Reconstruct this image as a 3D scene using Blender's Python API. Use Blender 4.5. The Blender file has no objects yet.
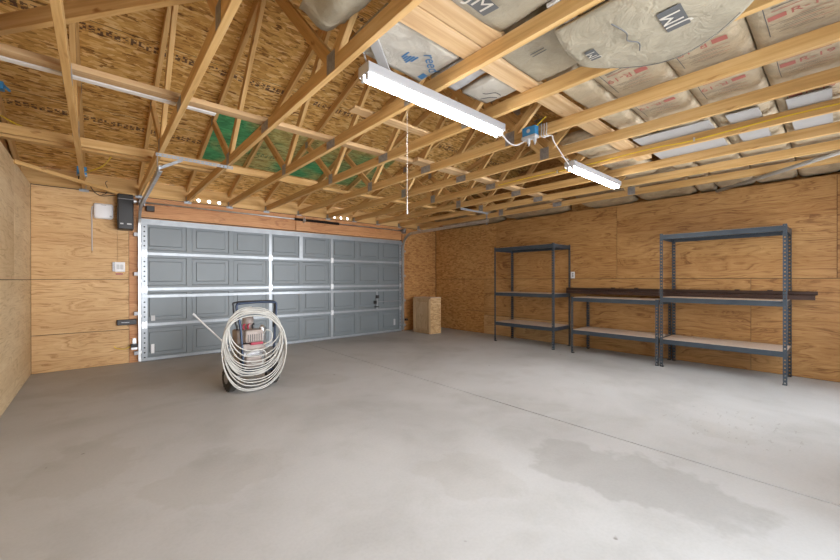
import bpy, bmesh, math, random
from mathutils import Vector, Matrix
PI = math.pi
random.seed(7)
SC = bpy.context.scene
COL = SC.collection

# ------------------------------------------------------------------ camera
cam_d = bpy.data.cameras.new('camera'); cam_d.sensor_width = 36
cam_d.lens = 367.05/840*36; cam_d.clip_start = .02
cam = bpy.data.objects.new('camera', cam_d); COL.objects.link(cam)
YAW, PIT, ROL = .7201, -.0013, -.0014
_F = Vector((math.sin(YAW)*math.cos(PIT), math.cos(YAW)*math.cos(PIT), math.sin(PIT)))
_R = Vector((math.cos(YAW), -math.sin(YAW), 0)); _U = _R.cross(_F)
_R2 = _R*math.cos(ROL)+_U*math.sin(ROL); _U2 = _U*math.cos(ROL)-_R*math.sin(ROL)
cam.matrix_world = Matrix(((_R2.x, _U2.x, -_F.x, 0), (_R2.y, _U2.y, -_F.y, 0), (_R2.z, _U2.z, -_F.z, 1.2176), (0, 0, 0, 1)))
SC.camera = cam

# ------------------------------------------------------------------ world, lights, exposure
w = bpy.data.worlds.new('sky'); SC.world = w; w.use_nodes = True
w.node_tree.nodes['Background'].inputs[0].default_value = (.86, .93, 1, 1)
w.node_tree.nodes['Background'].inputs[1].default_value = 7
SC.view_settings.view_transform = 'Standard'; SC.view_settings.look = 'None'
SC.view_settings.gamma = 1; SC.view_settings.use_curve_mapping = False
SC.view_settings.exposure = 0.0

def area(name, loc, rot, sx, sy, power, color, spread=PI):
    l = bpy.data.lights.new(name, 'AREA'); l.shape = 'RECTANGLE'; l.size = sx; l.size_y = sy
    l.energy = power; l.color = color; l.spread = spread
    o = bpy.data.objects.new(name, l); COL.objects.link(o); o.location = loc; o.rotation_euler = rot
    return o
# daylight entering through the openings of the wall behind the camera
area('doorway_daylight', (1.6, -.47, 1.20), (PI/2, 0, .22), 1.7, 1.8, 38, (.98, .98, 1), 1.5)
area('window_daylight', (4.85, -.47, 1.30), (PI/2, 0, .35), 1.7, 1.5, 38, (.96, .97, 1), 1.5)
TUBE = 66.0

# ------------------------------------------------------------------ materials
def newmat(name):
    m = bpy.data.materials.new(name); m.use_nodes = True
    nt = m.node_tree; b = nt.nodes['Principled BSDF']
    return m, nt, b
def L(nt, a, b): nt.links.new(a, b)
def node(nt, t, **kw):
    n = nt.nodes.new(t)
    for k, v in kw.items():
        if k in n.inputs: n.inputs[k].default_value = v
        else: setattr(n, k, v)
    return n
def ramp(nt, src, stops):
    r = nt.nodes.new('ShaderNodeValToRGB'); L(nt, src, r.inputs[0])
    e = r.color_ramp.elements
    while len(e) < len(stops): e.new(.5)
    for i, (p, c) in enumerate(stops):
        e[i].position = p; e[i].color = (*c, 1) if len(c) == 3 else c
    return r
def coords(nt, scale=(1, 1, 1), kind='Object', rot=(0, 0, 0)):
    tc = nt.nodes.new('ShaderNodeTexCoord'); mp = nt.nodes.new('ShaderNodeMapping')
    mp.inputs['Scale'].default_value = scale; mp.inputs['Rotation'].default_value = rot
    L(nt, tc.outputs[kind], mp.inputs[0]); return mp.outputs[0]
def noise(nt, vec, scale, detail=4, rough=.5, dist=0):
    n = nt.nodes.new('ShaderNodeTexNoise'); n.inputs['Scale'].default_value = scale
    n.inputs['Detail'].default_value = detail; n.inputs['Roughness'].default_value = rough
    n.inputs['Distortion'].default_value = dist; L(nt, vec, n.inputs['Vector']); return n.outputs[0]
def mix(nt, fac, a, b, mode='MIX'):
    m = nt.nodes.new('ShaderNodeMix'); m.data_type = 'RGBA'; m.blend_type = mode
    for i, v in ((0, fac), (6, a), (7, b)):
        if hasattr(v, 'links'): L(nt, v, m.inputs[i])
        else: m.inputs[i].default_value = v if i == 0 else (*v, 1)
    return m.outputs[2]
def math_(nt, op, a, b=0.0, c=None):
    m = nt.nodes.new('ShaderNodeMath'); m.operation = op
    for i, v in enumerate((a, b) if c is None else (a, b, c)):
        if hasattr(v, 'links'): L(nt, v, m.inputs[i])
        else: m.inputs[i].default_value = v
    return m.outputs[0]
def bump(nt, b, h, s=.3, d=.01):
    n = nt.nodes.new('ShaderNodeBump'); n.inputs['Strength'].default_value = s; n.inputs['Distance'].default_value = d
    L(nt, h, n.inputs['Height']); L(nt, n.outputs[0], b.inputs['Normal'])

def plain(name, col, rough=.5, metal=0, var=0.0, scale=8, emit=0):
    m, nt, b = newmat(name)
    b.inputs['Base Color'].default_value = (*col, 1); b.inputs['Roughness'].default_value = rough; b.inputs['Metallic'].default_value = metal
    if var:
        n = noise(nt, coords(nt), scale, 5)
        c2 = tuple(max(0, x*(1-var)) for x in col); c3 = tuple(min(1, x*(1+var)) for x in col)
        r = ramp(nt, n, [(.3, c2), (.7, c3)]); L(nt, r.outputs[0], b.inputs['Base Color'])
    if emit:
        b.inputs['Emission Color'].default_value = (1, .98, .94, 1); b.inputs['Emission Strength'].default_value = emit
    return m

def lumber(name, dark, mid, light):
    # grain runs along the board's own long axis (local x); tone shifts a little from board to board
    m, nt, b = newmat(name)
    oi = nt.nodes.new('ShaderNodeObjectInfo')
    v = coords(nt, (1.2, 28, 28))
    add = nt.nodes.new('ShaderNodeVectorMath'); add.operation = 'ADD'; L(nt, v, add.inputs[0])
    sc = nt.nodes.new('ShaderNodeVectorMath'); sc.operation = 'SCALE'; sc.inputs[0].default_value = (31, 17, 23)
    L(nt, oi.outputs['Random'], sc.inputs['Scale']); L(nt, sc.outputs[0], add.inputs[1])
    n = noise(nt, add.outputs[0], 1.0, 5, .6, .6)
    r = ramp(nt, n, [(.28, dark), (.5, mid), (.72, light)])
    n2 = noise(nt, coords(nt, (3, 9, 9)), 1.6, 2)
    kn = ramp(nt, n2, [(.70, (1, 1, 1)), (.78, (.55, .40, .25))])
    c = mix(nt, 1.0, r.outputs[0], kn.outputs[0], 'MULTIPLY')
    tint = ramp(nt, oi.outputs['Random'], [(0, (.88, .84, .78)), (1, (1, 1, 1))])
    c = mix(nt, 1.0, c, tint.outputs[0], 'MULTIPLY')
    L(nt, c, b.inputs['Base Color']); b.inputs['Roughness'].default_value = .7
    bump(nt, b, n, .15, .003); return m

def plywood(name, dark, mid, light, axis='y', seed=0.0, osb=False):
    m, nt, b = newmat(name)
    oi = nt.nodes.new('ShaderNodeObjectInfo')
    s = {'y': (14, 1.1, 9), 'x': (1.1, 14, 9), 'z': (9, 9, 1.1)}[axis] if not osb else (1, 1, 1)
    v = coords(nt, s)
    add = nt.nodes.new('ShaderNodeVectorMath'); add.operation = 'ADD'; L(nt, v, add.inputs[0])
    sc = nt.nodes.new('ShaderNodeVectorMath'); sc.operation = 'SCALE'; sc.inputs[0].default_value = (11, 7, 13)
    L(nt, oi.outputs['Random'], sc.inputs['Scale']); L(nt, sc.outputs[0], add.inputs[1])
    if osb:
        st = {'y': (30, 14, 42), 'x': (14, 30, 42), 'z': (30, 30, 14)}[axis]
        mp = nt.nodes.new('ShaderNodeMapping'); mp.inputs['Scale'].default_value = st; L(nt, add.outputs[0], mp.inputs[0])
        vo = nt.nodes.new('ShaderNodeTexVoronoi'); vo.inputs['Scale'].default_value = 1.0; L(nt, mp.outputs[0], vo.inputs['Vector'])
        sep = nt.nodes.new('ShaderNodeSeparateColor'); L(nt, vo.outputs['Color'], sep.inputs[0])
        h = math_(nt, 'ADD', math_(nt, 'MULTIPLY', sep.outputs[0], .55), math_(nt, 'MULTIPLY', noise(nt, add.outputs[0], 34, 4, .6), .5))
        r = ramp(nt, h, [(.22, dark), (.5, mid), (.85, light)])
    else:
        sp = nt.nodes.new('ShaderNodeTexCoord'); sx = nt.nodes.new('ShaderNodeSeparateXYZ'); L(nt, sp.outputs['Object'], sx.inputs[0])
        al, ac = {'y': (1, 2), 'x': (0, 2), 'z': (2, 1)}[axis]
        low = noise(nt, coords(nt, tuple(.55 if i == al else 2.6 for i in range(3))), 1.3, 3, .5)
        cb = nt.nodes.new('ShaderNodeCombineXYZ')
        L(nt, math_(nt, 'MULTIPLY', sx.outputs[al], 1.5), cb.inputs[0])
        L(nt, math_(nt, 'ADD', math_(nt, 'MULTIPLY', sx.outputs[ac], 22.0), math_(nt, 'MULTIPLY', low, 20.0)), cb.inputs[1])
        L(nt, math_(nt, 'MULTIPLY', oi.outputs['Random'], 37.0), cb.inputs[2])
        h1 = noise(nt, cb.outputs[0], 1.6, 5, .65)
        fine = noise(nt, coords(nt, tuple(2.5 if i == al else 70 for i in range(3))), 1.0, 4, .7)
        h = math_(nt, 'ADD', math_(nt, 'MULTIPLY', h1, .62), math_(nt, 'MULTIPLY', fine, .38))
        r = ramp(nt, h, [(.40, dark), (.475, mid), (.62, light)])
        # veneer strips of slightly different tone
        wn = nt.nodes.new('ShaderNodeTexWhiteNoise'); cc = nt.nodes.new('ShaderNodeCombineXYZ')
        L(nt, math_(nt, 'FLOOR', math_(nt, 'ADD', math_(nt, 'MULTIPLY', sx.outputs[ac], 4.6), math_(nt, 'MULTIPLY', oi.outputs['Random'], 5.0))), cc.inputs[0])
        L(nt, math_(nt, 'MULTIPLY', oi.outputs['Random'], 91.0), cc.inputs[1]); L(nt, cc.outputs[0], wn.inputs[0])
        vt = ramp(nt, wn.outputs[0], [(0, (.86, .80, .72)), (.5, (.95, .93, .9)), (1, (1, 1, 1))])
    c = r.outputs[0]
    if not osb: c = mix(nt, 1.0, c, vt.outputs[0], 'MULTIPLY')
    big = ramp(nt, noise(nt, coords(nt), .9, 3), [(.35, (.90, .87, .82)), (.65, (1, 1, 1))])
    c = mix(nt, 1.0, c, big.outputs[0], 'MULTIPLY')
    tint = ramp(nt, oi.outputs['Random'], [(0, (.92, .88, .83)), (1, (1, 1, 1))])
    c = mix(nt, 1.0, c, tint.outputs[0], 'MULTIPLY')
    L(nt, c, b.inputs['Base Color']); b.inputs['Roughness'].default_value = .55
    bump(nt, b, h, .12, .004); return m

def osb_roof():
    m, nt, b = newmat('osb_roof_deck')
    v = coords(nt, (13, 42, 42))
    nz = nt.nodes.new('ShaderNodeTexNoise'); nz.inputs['Scale'].default_value = .7; L(nt, v, nz.inputs['Vector'])
    add = nt.nodes.new('ShaderNodeVectorMath'); add.operation = 'MULTIPLY_ADD'; L(nt, nz.outputs['Color'], add.inputs[0])
    add.inputs[1].default_value = (1.6, 1.6, 1.6); L(nt, v, add.inputs[2])
    vo = nt.nodes.new('ShaderNodeTexVoronoi'); vo.inputs['Scale'].default_value = 1.0; L(nt, add.outputs[0], vo.inputs['Vector'])
    sep = nt.nodes.new('ShaderNodeSeparateColor'); L(nt, vo.outputs['Color'], sep.inputs[0])
    n = noise(nt, coords(nt, (14, 60, 60)), 1.0, 4, .6)
    h = math_(nt, 'ADD', math_(nt, 'MULTIPLY', sep.outputs[0], .5), math_(nt, 'MULTIPLY', n, .55))
    r = ramp(nt, h, [(.22, (.16, .06, .012)), (.36, (.56, .30, .075)), (.6, (.76, .46, .14)), (.82, (.92, .68, .34))])
    c = r.outputs[0]
    big = ramp(nt, noise(nt, coords(nt), .7, 3), [(.35, (.82, .78, .72)), (.65, (1, 1, 1))])
    c = mix(nt, 1.0, c, big.outputs[0], 'MULTIPLY')
    # printed factory marks: rows of small illegible dark characters
    tc = nt.nodes.new('ShaderNodeTexCoord'); sx = nt.nodes.new('ShaderNodeSeparateXYZ'); L(nt, tc.outputs['Object'], sx.inputs[0])
    X, Y = sx.outputs[0], sx.outputs[1]
    fy = math_(nt, 'FRACT', math_(nt, 'DIVIDE', math_(nt, 'SUBTRACT', Y, 3.74), 1.28))
    band = math_(nt, 'LESS_THAN', math_(nt, 'ABSOLUTE', math_(nt, 'SUBTRACT', fy, .5)), .032)
    col_ = math_(nt, 'LESS_THAN', math_(nt, 'FRACT', math_(nt, 'MULTIPLY', X, 17)), .72)
    cmb = nt.nodes.new('ShaderNodeCombineXYZ')
    L(nt, math_(nt, 'FLOOR', math_(nt, 'MULTIPLY', X, 51)), cmb.inputs[0]); L(nt, math_(nt, 'FLOOR', math_(nt, 'MULTIPLY', Y, 75)), cmb.inputs[1])
    wn = nt.nodes.new('ShaderNodeTexWhiteNoise'); L(nt, cmb.outputs[0], wn.inputs[0])
    gl = math_(nt, 'GREATER_THAN', wn.outputs[0], .42)
    gap = noise(nt, coords(nt, (1.1, .9, 1)), 1.3, 1); gp = math_(nt, 'GREATER_THAN', gap, .43)
    mk = math_(nt, 'MULTIPLY', math_(nt, 'MULTIPLY', band, col_), math_(nt, 'MULTIPLY', gl, gp))
    c = mix(nt, math_(nt, 'MULTIPLY', mk, .85), c, (.07, .03, .025))
    # one sheet sprayed green
    inx = math_(nt, 'MULTIPLY', math_(nt, 'GREATER_THAN', X, 1.12), math_(nt, 'LESS_THAN', X, 3.85))
    iny = math_(nt, 'MULTIPLY', math_(nt, 'GREATER_THAN', Y, 4.92), math_(nt, 'LESS_THAN', Y, 6.02))
    gn = ramp(nt, noise(nt, coords(nt, (1, 1.6, 1)), 1.15, 2), [(.40, (1, 1, 1)), (.60, (.42, .42, .42))])
    gf = math_(nt, 'MULTIPLY', math_(nt, 'MULTIPLY', inx, iny), gn.outputs[0])
    gcol = mix(nt, h, (.012, .10, .035), (.10, .42, .16))
    c = mix(nt, gf, c, gcol)
    # sheet joints
    j1 = math_(nt, 'LESS_THAN', math_(nt, 'ABSOLUTE', math_(nt, 'SUBTRACT', math_(nt, 'FRACT', math_(nt, 'DIVIDE', math_(nt, 'SUBTRACT', Y, 4.88), 1.17)), .5)), .0022)
    c = mix(nt, j1, c, (.03, .02, .01))
    L(nt, c, b.inputs['Base Color']); b.inputs['Roughness'].default_value = .7
    bump(nt, b, h, .2, .004); return m

def concrete():
    m, nt, b = newmat('concrete')
    v = coords(nt)
    n1 = noise(nt, v, .55, 5, .55, .5)
    n2 = noise(nt, v, 2.3, 6, .6, .3)
    n3 = noise(nt, v, 60, 3, .6)
    r1 = ramp(nt, n1, [(.34, (.395, .393, .39)), (.47, (.455, .456, .457)), (.60, (.49, .493, .497))])
    r2 = ramp(nt, n2, [(.34, (.91, .905, .895)), (.5, (.985, .985, .985)), (.66, (1, 1, 1))])
    c = mix(nt, 1.0, r1.outputs[0], r2.outputs[0], 'MULTIPLY')
    r3 = ramp(nt, n3, [(.3, (.95, .95, .95)), (.6, (1, 1, 1))])
    c = mix(nt, 1.0, c, r3.outputs[0], 'MULTIPLY')
    # damp looking stain with a crisp edge, scuffs and specks
    st = noise(nt, v, .75, 4, .5, .2)
    stm = ramp(nt, st, [(.60, (1, 1, 1)), (.64, (.93, .92, .91))])
    c = mix(nt, 1.0, c, stm.outputs[0], 'MULTIPLY')
    tc = nt.nodes.new('ShaderNodeTexCoord'); sx = nt.nodes.new('ShaderNodeSeparateXYZ'); L(nt, tc.outputs['Object'], sx.inputs[0])
    wx = math_(nt, 'ADD', sx.outputs[0], math_(nt, 'MULTIPLY', math_(nt, 'SUBTRACT', noise(nt, v, 2.2, 4, .6), .5), .9))
    wy = math_(nt, 'ADD', sx.outputs[1], math_(nt, 'MULTIPLY', math_(nt, 'SUBTRACT', noise(nt, coords(nt, (-1, 1, 1)), 2.4, 4, .6), .5), .9))
    for (cx, cy, rx, ry, dk) in ((2.45, .85, .36, .62, .84), (.60, 2.55, .45, .32, .94), (-.05, 3.3, .30, .5, .94), (1.75, 1.5, .25, .30, .95), (3.75, .6, .30, .2, .96), (.3, 5.6, .9, .5, .93)):
        ex = math_(nt, 'POWER', math_(nt, 'ABSOLUTE', math_(nt, 'DIVIDE', math_(nt, 'SUBTRACT', wx, cx), rx)), 2)
        ey = math_(nt, 'POWER', math_(nt, 'ABSOLUTE', math_(nt, 'DIVIDE', math_(nt, 'SUBTRACT', wy, cy), ry)), 2)
        rr = ramp(nt, math_(nt, 'ADD', ex, ey), [(.7, (dk, dk*.99, dk*.975)), (1, (1, 1, 1))])
        c = mix(nt, 1.0, c, rr.outputs[0], 'MULTIPLY')
    sf = math_(nt, 'MULTIPLY', math_(nt, 'GREATER_THAN', noise(nt, coords(nt, (5, 16, 1)), 1.6, 3, .6), .63), math_(nt, 'LESS_THAN', math_(nt, 'ADD', math_(nt, 'POWER', math_(nt, 'ABSOLUTE', math_(nt, 'SUBTRACT', sx.outputs[0], 3.95)), 2), math_(nt, 'POWER', math_(nt, 'ABSOLUTE', math_(nt, 'SUBTRACT', sx.outputs[1], .6)), 2)), .22))
    c = mix(nt, math_(nt, 'MULTIPLY', sf, .35), c, (.25, .24, .22))
    sp = noise(nt, v, 9, 2, .5)
    spm = ramp(nt, sp, [(.76, (1, 1, 1)), (.79, (.5, .47, .44))])
    c = mix(nt, 1.0, c, spm.outputs[0], 'MULTIPLY')
    L(nt, c, b.inputs['Base Color']); b.inputs['Roughness'].default_value = .62
    b.inputs['Specular IOR Level'].default_value = .35
    bump(nt, b, n2, .08, .01); return m

def kraft(name, base, var=.12):
    m, nt, b = newmat(name)
    n = noise(nt, coords(nt), 5, 6, .6, .8)
    lo = tuple(x*(1-var) for x in base); hi = tuple(min(1, x*(1+var)) for x in base)
    r = ramp(nt, n, [(.35, lo), (.65, hi)])
    L(nt, r.outputs[0], b.inputs['Base Color']); b.inputs['Roughness'].default_value = .6
    bump(nt, b, noise(nt, coords(nt), 8, 6, .62, .5), .6, .035); return m

M = {}
M['stud'] = lumber('spruce_lumber', (.50, .285, .095), (.67, .42, .165), (.78, .54, .26))
M['stud_pale'] = lumber('pale_pine_board', (.46, .28, .13), (.58, .385, .20), (.66, .475, .285))
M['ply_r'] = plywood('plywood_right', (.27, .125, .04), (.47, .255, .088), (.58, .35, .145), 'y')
M['ply_f'] = plywood('plywood_front', (.42, .23, .08), (.66, .425, .195), (.76, .53, .285), 'x')
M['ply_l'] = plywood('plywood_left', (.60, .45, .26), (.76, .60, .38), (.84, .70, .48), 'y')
M['ply_f2'] = plywood('plywood_pale_patch', (.48, .29, .13), (.62, .41, .20), (.70, .50, .28), 'y')
M['seam'] = plain('dark_seam_wood', (.10, .06, .03), .8)
M['header'] = plywood('plywood_header', (.42, .18, .07), (.56, .27, .11), (.66, .36, .16), 'x')
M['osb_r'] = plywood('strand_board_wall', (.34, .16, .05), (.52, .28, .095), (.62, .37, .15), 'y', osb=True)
M['osb_f'] = plywood('strand_board_front', (.33, .14, .04), (.50, .26, .09), (.62, .36, .14), 'x', osb=True)
M['osb_cab'] = plywood('particle_side', (.42, .26, .12), (.62, .42, .22), (.76, .58, .36), 'x', osb=True)
M['oak'] = plywood('oak_veneer', (.46, .32, .18), (.58, .43, .27), (.66, .51, .34), 'z')
M['roof'] = osb_roof()
M['concrete'] = concrete()
M['batt'] = kraft('cream_batt_facing', (.345, .30, .22))
M['batt_tan'] = kraft('tan_kraft_facing', (.46, .37, .25), .20)
M['batt_dark'] = kraft('brown_kraft_facing', (.38, .29, .18), .25)
M['batt_pale'] = kraft('pale_batt_facing', (.56, .52, .45), .08)
M['foam'] = plain('white_foam_board', (.40, .39, .385), .6, 0, .04)
M['fluff'] = plain('grey_insulation_fibre', (.46, .45, .45), .9, 0, .2, 20)
M['galv'] = plain('galvanised_steel', (.62, .63, .64), .38, .85, .12, 14)
M['galv_dull'] = plain('dull_plate_steel', (.36, .36, .37), .5, .6, .2, 30)
M['door'] = plain('grey_door_steel', (.17, .195, .21), .45, .1, .05, 2)
M['rail'] = plain('pale_zinc_rail', (.33, .355, .38), .35, .35, .08, 10)
M['white'] = plain('white_enamel', (.50, .50, .51), .35)
M['fixture'] = plain('fixture_enamel', (.30, .30, .31), .4)
M['tube'] = plain('fluorescent_tube', (1, 1, 1), .3, 0, emit=TUBE)
M['black'] = plain('black_plastic', (.012, .012, .013), .4)
M['darksteel'] = plain('black_spring_steel', (.03, .028, .028), .45, .5)
M['rack'] = plain('blue_grey_rack_steel', (.058, .076, .098), .42, .35, .1, 12)
M['mdf'] = plain('particle_shelf_board', (.62, .50, .41), .75, 0, .1, 60)
M['brown'] = plain('dark_brown_metal', (.055, .03, .024), .4, .3, .15, 10)
M['pvc'] = plain('grey_conduit', (.42, .41, .39), .45, .1, .05)
M['whitewood'] = plain('white_painted_strip', (.76, .74, .72), .6, 0, .06)
M['blue'] = plain('blue_plastic', (.05, .27, .55), .4)
M['yellow'] = plain('yellow_cable_sheath', (.85, .62, .04), .45)
M['red'] = plain('red_print', (.42, .13, .10), .6)
M['ink'] = plain('grey_black_ink', (.10, .10, .10), .6)
M['inkblue'] = plain('blue_ink', (.07, .22, .45), .6)
M['hose'] = plain('cream_hose', (.46, .45, .42), .42, 0, .06)
M['rubber'] = plain('tyre_rubber', (.045, .042, .038), .85, 0, .3, 30)
M['engine'] = plain('dirty_cream_plastic', (.30, .25, .225), .5, 0, .2, 15)
M['redplastic'] = plain('red_plastic', (.32, .03, .06), .4)
M['navy'] = plain('navy_tube_steel', (.03, .045, .08), .35, .5)
M['cord'] = plain('white_cord', (.55, .53, .51), .5)
M['sheath_w'] = plain('white_switch_plate', (.80, .80, .82), .4)
M['wood_tan'] = plain('tan_wood', (.55, .36, .18), .6)

# ------------------------------------------------------------------ helpers
def link(name, bm, mat, parent=None, base=(0, 0, 0), smooth=False, matrix=None):
    """mesh given in world coordinates; stored relative to base"""
    me = bpy.data.meshes.new(name)
    b = Vector(base)
    if matrix is None:
        bmesh.ops.translate(bm, verts=bm.verts, vec=-b)
    bmesh.ops.recalc_face_normals(bm, faces=bm.faces)
    bm.to_mesh(me); bm.free()
    me.materials.append(M[mat] if isinstance(mat, str) else mat)
    if smooth:
        for p in me.polygons: p.use_smooth = True
    o = bpy.data.objects.new(name, me); COL.objects.link(o)
    o.parent = parent
    pl = Vector((0, 0, 0))
    q = parent
    while q is not None: pl += q.location; q = q.parent
    if matrix is None: o.location = b - pl
    else: o.matrix_local = Matrix.Translation(-pl) @ matrix
    return o
def box(bm, x0, x1, y0, y1, z0, z1):
    vs = [bm.verts.new(p) for p in ((x0,y0,z0),(x1,y0,z0),(x1,y1,z0),(x0,y1,z0),(x0,y0,z1),(x1,y0,z1),(x1,y1,z1),(x0,y1,z1))]
    for f in ((3,2,1,0),(4,5,6,7),(0,1,5,4),(1,2,6,5),(2,3,7,6),(3,0,4,7)): bm.faces.new([vs[i] for i in f])
    return vs
def boxes(*bs):
    bm = bmesh.new()
    for b in bs: box(bm, *b)
    return bm
def rbox(x0, x1, y0, y1, z0, z1, r=.01, seg=2):
    bm = boxes((x0, x1, y0, y1, z0, z1))
    bmesh.ops.bevel(bm, geom=list(bm.edges), offset=r, segments=seg, affect='EDGES', profile=.5)
    return bm
def tube(bm, pts, r, n=8, closed=False, cap=True):
    pts = [Vector(p) for p in pts]; N = len(pts); rings = []
    prev = None
    for i, p in enumerate(pts):
        if closed: t = pts[(i+1) % N]-pts[i-1]
        else: t = pts[min(i+1, N-1)]-pts[max(i-1, 0)]
        t.normalize()
        if prev is None:
            a = Vector((0, 0, 1)) if abs(t.z) < .9 else Vector((1, 0, 0))
            u = t.cross(a).normalized()
        else:
            u = (prev - t*prev.dot(t)).normalized()
        prev = u; v = t.cross(u)
        rr = r[i] if isinstance(r, (list, tuple)) else r
        rings.append([bm.verts.new(p+(u*math.cos(2*PI*k/n)+v*math.sin(2*PI*k/n))*rr) for k in range(n)])
    for i in range(N if closed else N-1):
        a, b = rings[i], rings[(i+1) % N]
        for k in range(n): bm.faces.new((a[k], a[(k+1) % n], b[(k+1) % n], b[k]))
    if cap and not closed:
        bm.faces.new(rings[0][::-1]); bm.faces.new(rings[-1])
    return bm
def tubes(paths, r, n=8):
    bm = bmesh.new()
    for p in paths: tube(bm, p, r, n)
    return bm
def lathe(bm, c, axis, prof, n=24):
    """prof: list of (distance along axis, radius)"""
    c = Vector(c); axis = Vector(axis).normalized()
    a = Vector((0, 0, 1)) if abs(axis.z) < .9 else Vector((1, 0, 0))
    u = axis.cross(a).normalized(); v = axis.cross(u); rings = []
    for d, r in prof:
        rings.append([bm.verts.new(c+axis*d+(u*math.cos(2*PI*k/n)+v*math.sin(2*PI*k/n))*max(r, .0004)) for k in range(n)])
    for i in range(len(rings)-1):
        for k in range(n): bm.faces.new((rings[i][k], rings[i][(k+1) % n], rings[i+1][(k+1) % n], rings[i+1][k]))
    bm.faces.new(rings[0][::-1]); bm.faces.new(rings[-1]); return bm
def smoothpath(pts, k=6, closed=False):
    P = [Vector(p) for p in pts]; n = len(P); out = []
    for i in range(n if closed else n-1):
        p0 = P[(i-1) % n] if closed else P[max(i-1, 0)]; p1 = P[i]; p2 = P[(i+1) % n]; p3 = P[(i+2) % n] if closed else P[min(i+2, n-1)]
        for j in range(k):
            t = j/k
            out.append(.5*((2*p1)+(p2-p0)*t+(2*p0-5*p1+4*p2-p3)*t*t+(3*p1-p0-3*p2+p3)*t**3))
    if not closed: out.append(P[-1])
    return out
def tag(o, label=None, cat=None, group=None, kind=None):
    if label: o['label'] = label
    if cat: o['category'] = cat
    if group: o['group'] = group
    if kind: o['kind'] = kind
    return o
def thing(name, label, cat, loc=(0, 0, 0), group=None, kind=None):
    o = bpy.data.objects.new(name, None); o.empty_display_size = .1; COL.objects.link(o); o.location = loc
    return tag(o, label, cat, group, kind)
def struct(name, bm, mat, parent=None, base=(0, 0, 0)):
    o = link(name, bm, mat, parent, base)
    if parent is None: o['kind'] = 'structure'
    return o
def centre(bm):
    xs = [v.co for v in bm.verts]
    lo = Vector((min(v.x for v in xs), min(v.y for v in xs), min(v.z for v in xs)))
    hi = Vector((max(v.x for v in xs), max(v.y for v in xs), max(v.z for v in xs)))
    return Vector(((lo.x+hi.x)/2, (lo.y+hi.y)/2, lo.z))
def single(name, bm, mat, label, cat, group=None, smooth=False):
    return tag(link(name, bm, mat, None, centre(bm), smooth), label, cat, group)
def beam(name, p0, p1, wid, dep, mat, parent=None, up=(0, 0, 1), cut0=0, cut1=0):
    """lumber from p0 to p1 (axis through section centre); wid = across, dep = along 'up'"""
    p0 = Vector(p0); p1 = Vector(p1); t = (p1-p0); ln = t.length; t.normalize()
    u = Vector(up); u = (u-t*u.dot(t)).normalized(); s = u.cross(t)
    bm = boxes((0, ln, -wid/2, wid/2, -dep/2, dep/2))
    for v in bm.verts:      # plumb or mitred ends
        c = cut0 if v.co.x < ln/2 else cut1
        v.co.x += c*(v.co.z/(dep/2))
    bmesh.ops.bevel(bm, geom=list(bm.edges), offset=.002, segments=1, affect='EDGES')
    mw = Matrix(((t.x, s.x, u.x, p0.x), (t.y, s.y, u.y, p0.y), (t.z, s.z, u.z, p0.z), (0, 0, 0, 1)))
    return link(name, bm, mat, parent, matrix=mw)
def perforated(bm, o, a, b, length, width, n, hr, seg=8, m0=0, m1=0):
    """flat strip from corner o, along unit a for length and b for width, n round holes"""
    o = Vector(o); a = Vector(a); b = Vector(b)
    if m0: bm.faces.new([bm.verts.new(o+a*s+b*t) for s, t in ((0, 0), (m0, 0), (m0, width), (0, width))])
    if m1: bm.faces.new([bm.verts.new(o+a*s+b*t) for s, t in ((length-m1, 0), (length, 0), (length, width), (length-m1, width))])
    p = (length-m0-m1)/n
    for i in range(n):
        c = o+a*(m0+p*(i+.5))+b*(width/2); inn = []; out = []
        for k in range(seg):
            th = 2*PI*k/seg; cx, cy = math.cos(th), math.sin(th); mx = max(abs(cx), abs(cy))
            inn.append(bm.verts.new(c+(a*cx+b*cy)*hr)); out.append(bm.verts.new(c+a*(cx/mx*p/2)+b*(cy/mx*width/2)))
        for k in range(seg): bm.faces.new((inn[k], inn[(k+1) % seg], out[(k+1) % seg], out[k]))
def thicken(bm, t):
    bmesh.ops.remove_doubles(bm, verts=bm.verts, dist=.0002)
    bmesh.ops.recalc_face_normals(bm, faces=bm.faces)
    bmesh.ops.solidify(bm, geom=list(bm.faces), thickness=t)
    return bm
def text_bm(body, size, ext=0.0, align='CENTER'):
    cu = bpy.data.curves.new('t', 'FONT'); cu.body = body; cu.size = size; cu.extrude = ext
    cu.align_x = align; cu.align_y = 'CENTER'; cu.resolution_u = 3
    ob = bpy.data.objects.new('t', cu); me = bpy.data.meshes.new_from_object(ob)
    bm = bmesh.new(); bm.from_mesh(me)
    bpy.data.objects.remove(ob); bpy.data.curves.remove(cu); bpy.data.meshes.remove(me)
    return bm
def place(bm, o, a, b, c=None):
    """map local x,y,z on to world vectors a,b,c from o"""
    o = Vector(o); a = Vector(a); b = Vector(b); c = Vector(c) if c else a.cross(b)
    for v in bm.verts: v.co = o+a*v.co.x+b*v.co.y+c*v.co.z
    return bm

# ------------------------------------------------------------------ dimensions
D, XL, XR, HC = 6.84, -.65, 6.54, 2.463       # front wall, left wall, right wall, underside of truss chords
YB = -.50
S, X0 = .6096, -.142
def tx(k): return X0+S*k
SL = .30
def roof_z(y):                                  # underside of the roof deck
    c = 3.19
    return 2.713+SL*(D-y) if y >= c else 2.713+SL*(D-(2*c-y))

# ------------------------------------------------------------------ floor
bm = bmesh.new()
J0, J1 = 2.981, 2.996
box(bm, XL-.15, J0, YB-.15, D+.15, -.12, 0); box(bm, J1, XR+.15, YB-.15, D+.15, -.12, 0); box(bm, J0, J1, YB-.15, D+.15, -.12, -.02)
struct('floor', bm, 'concrete')

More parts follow.
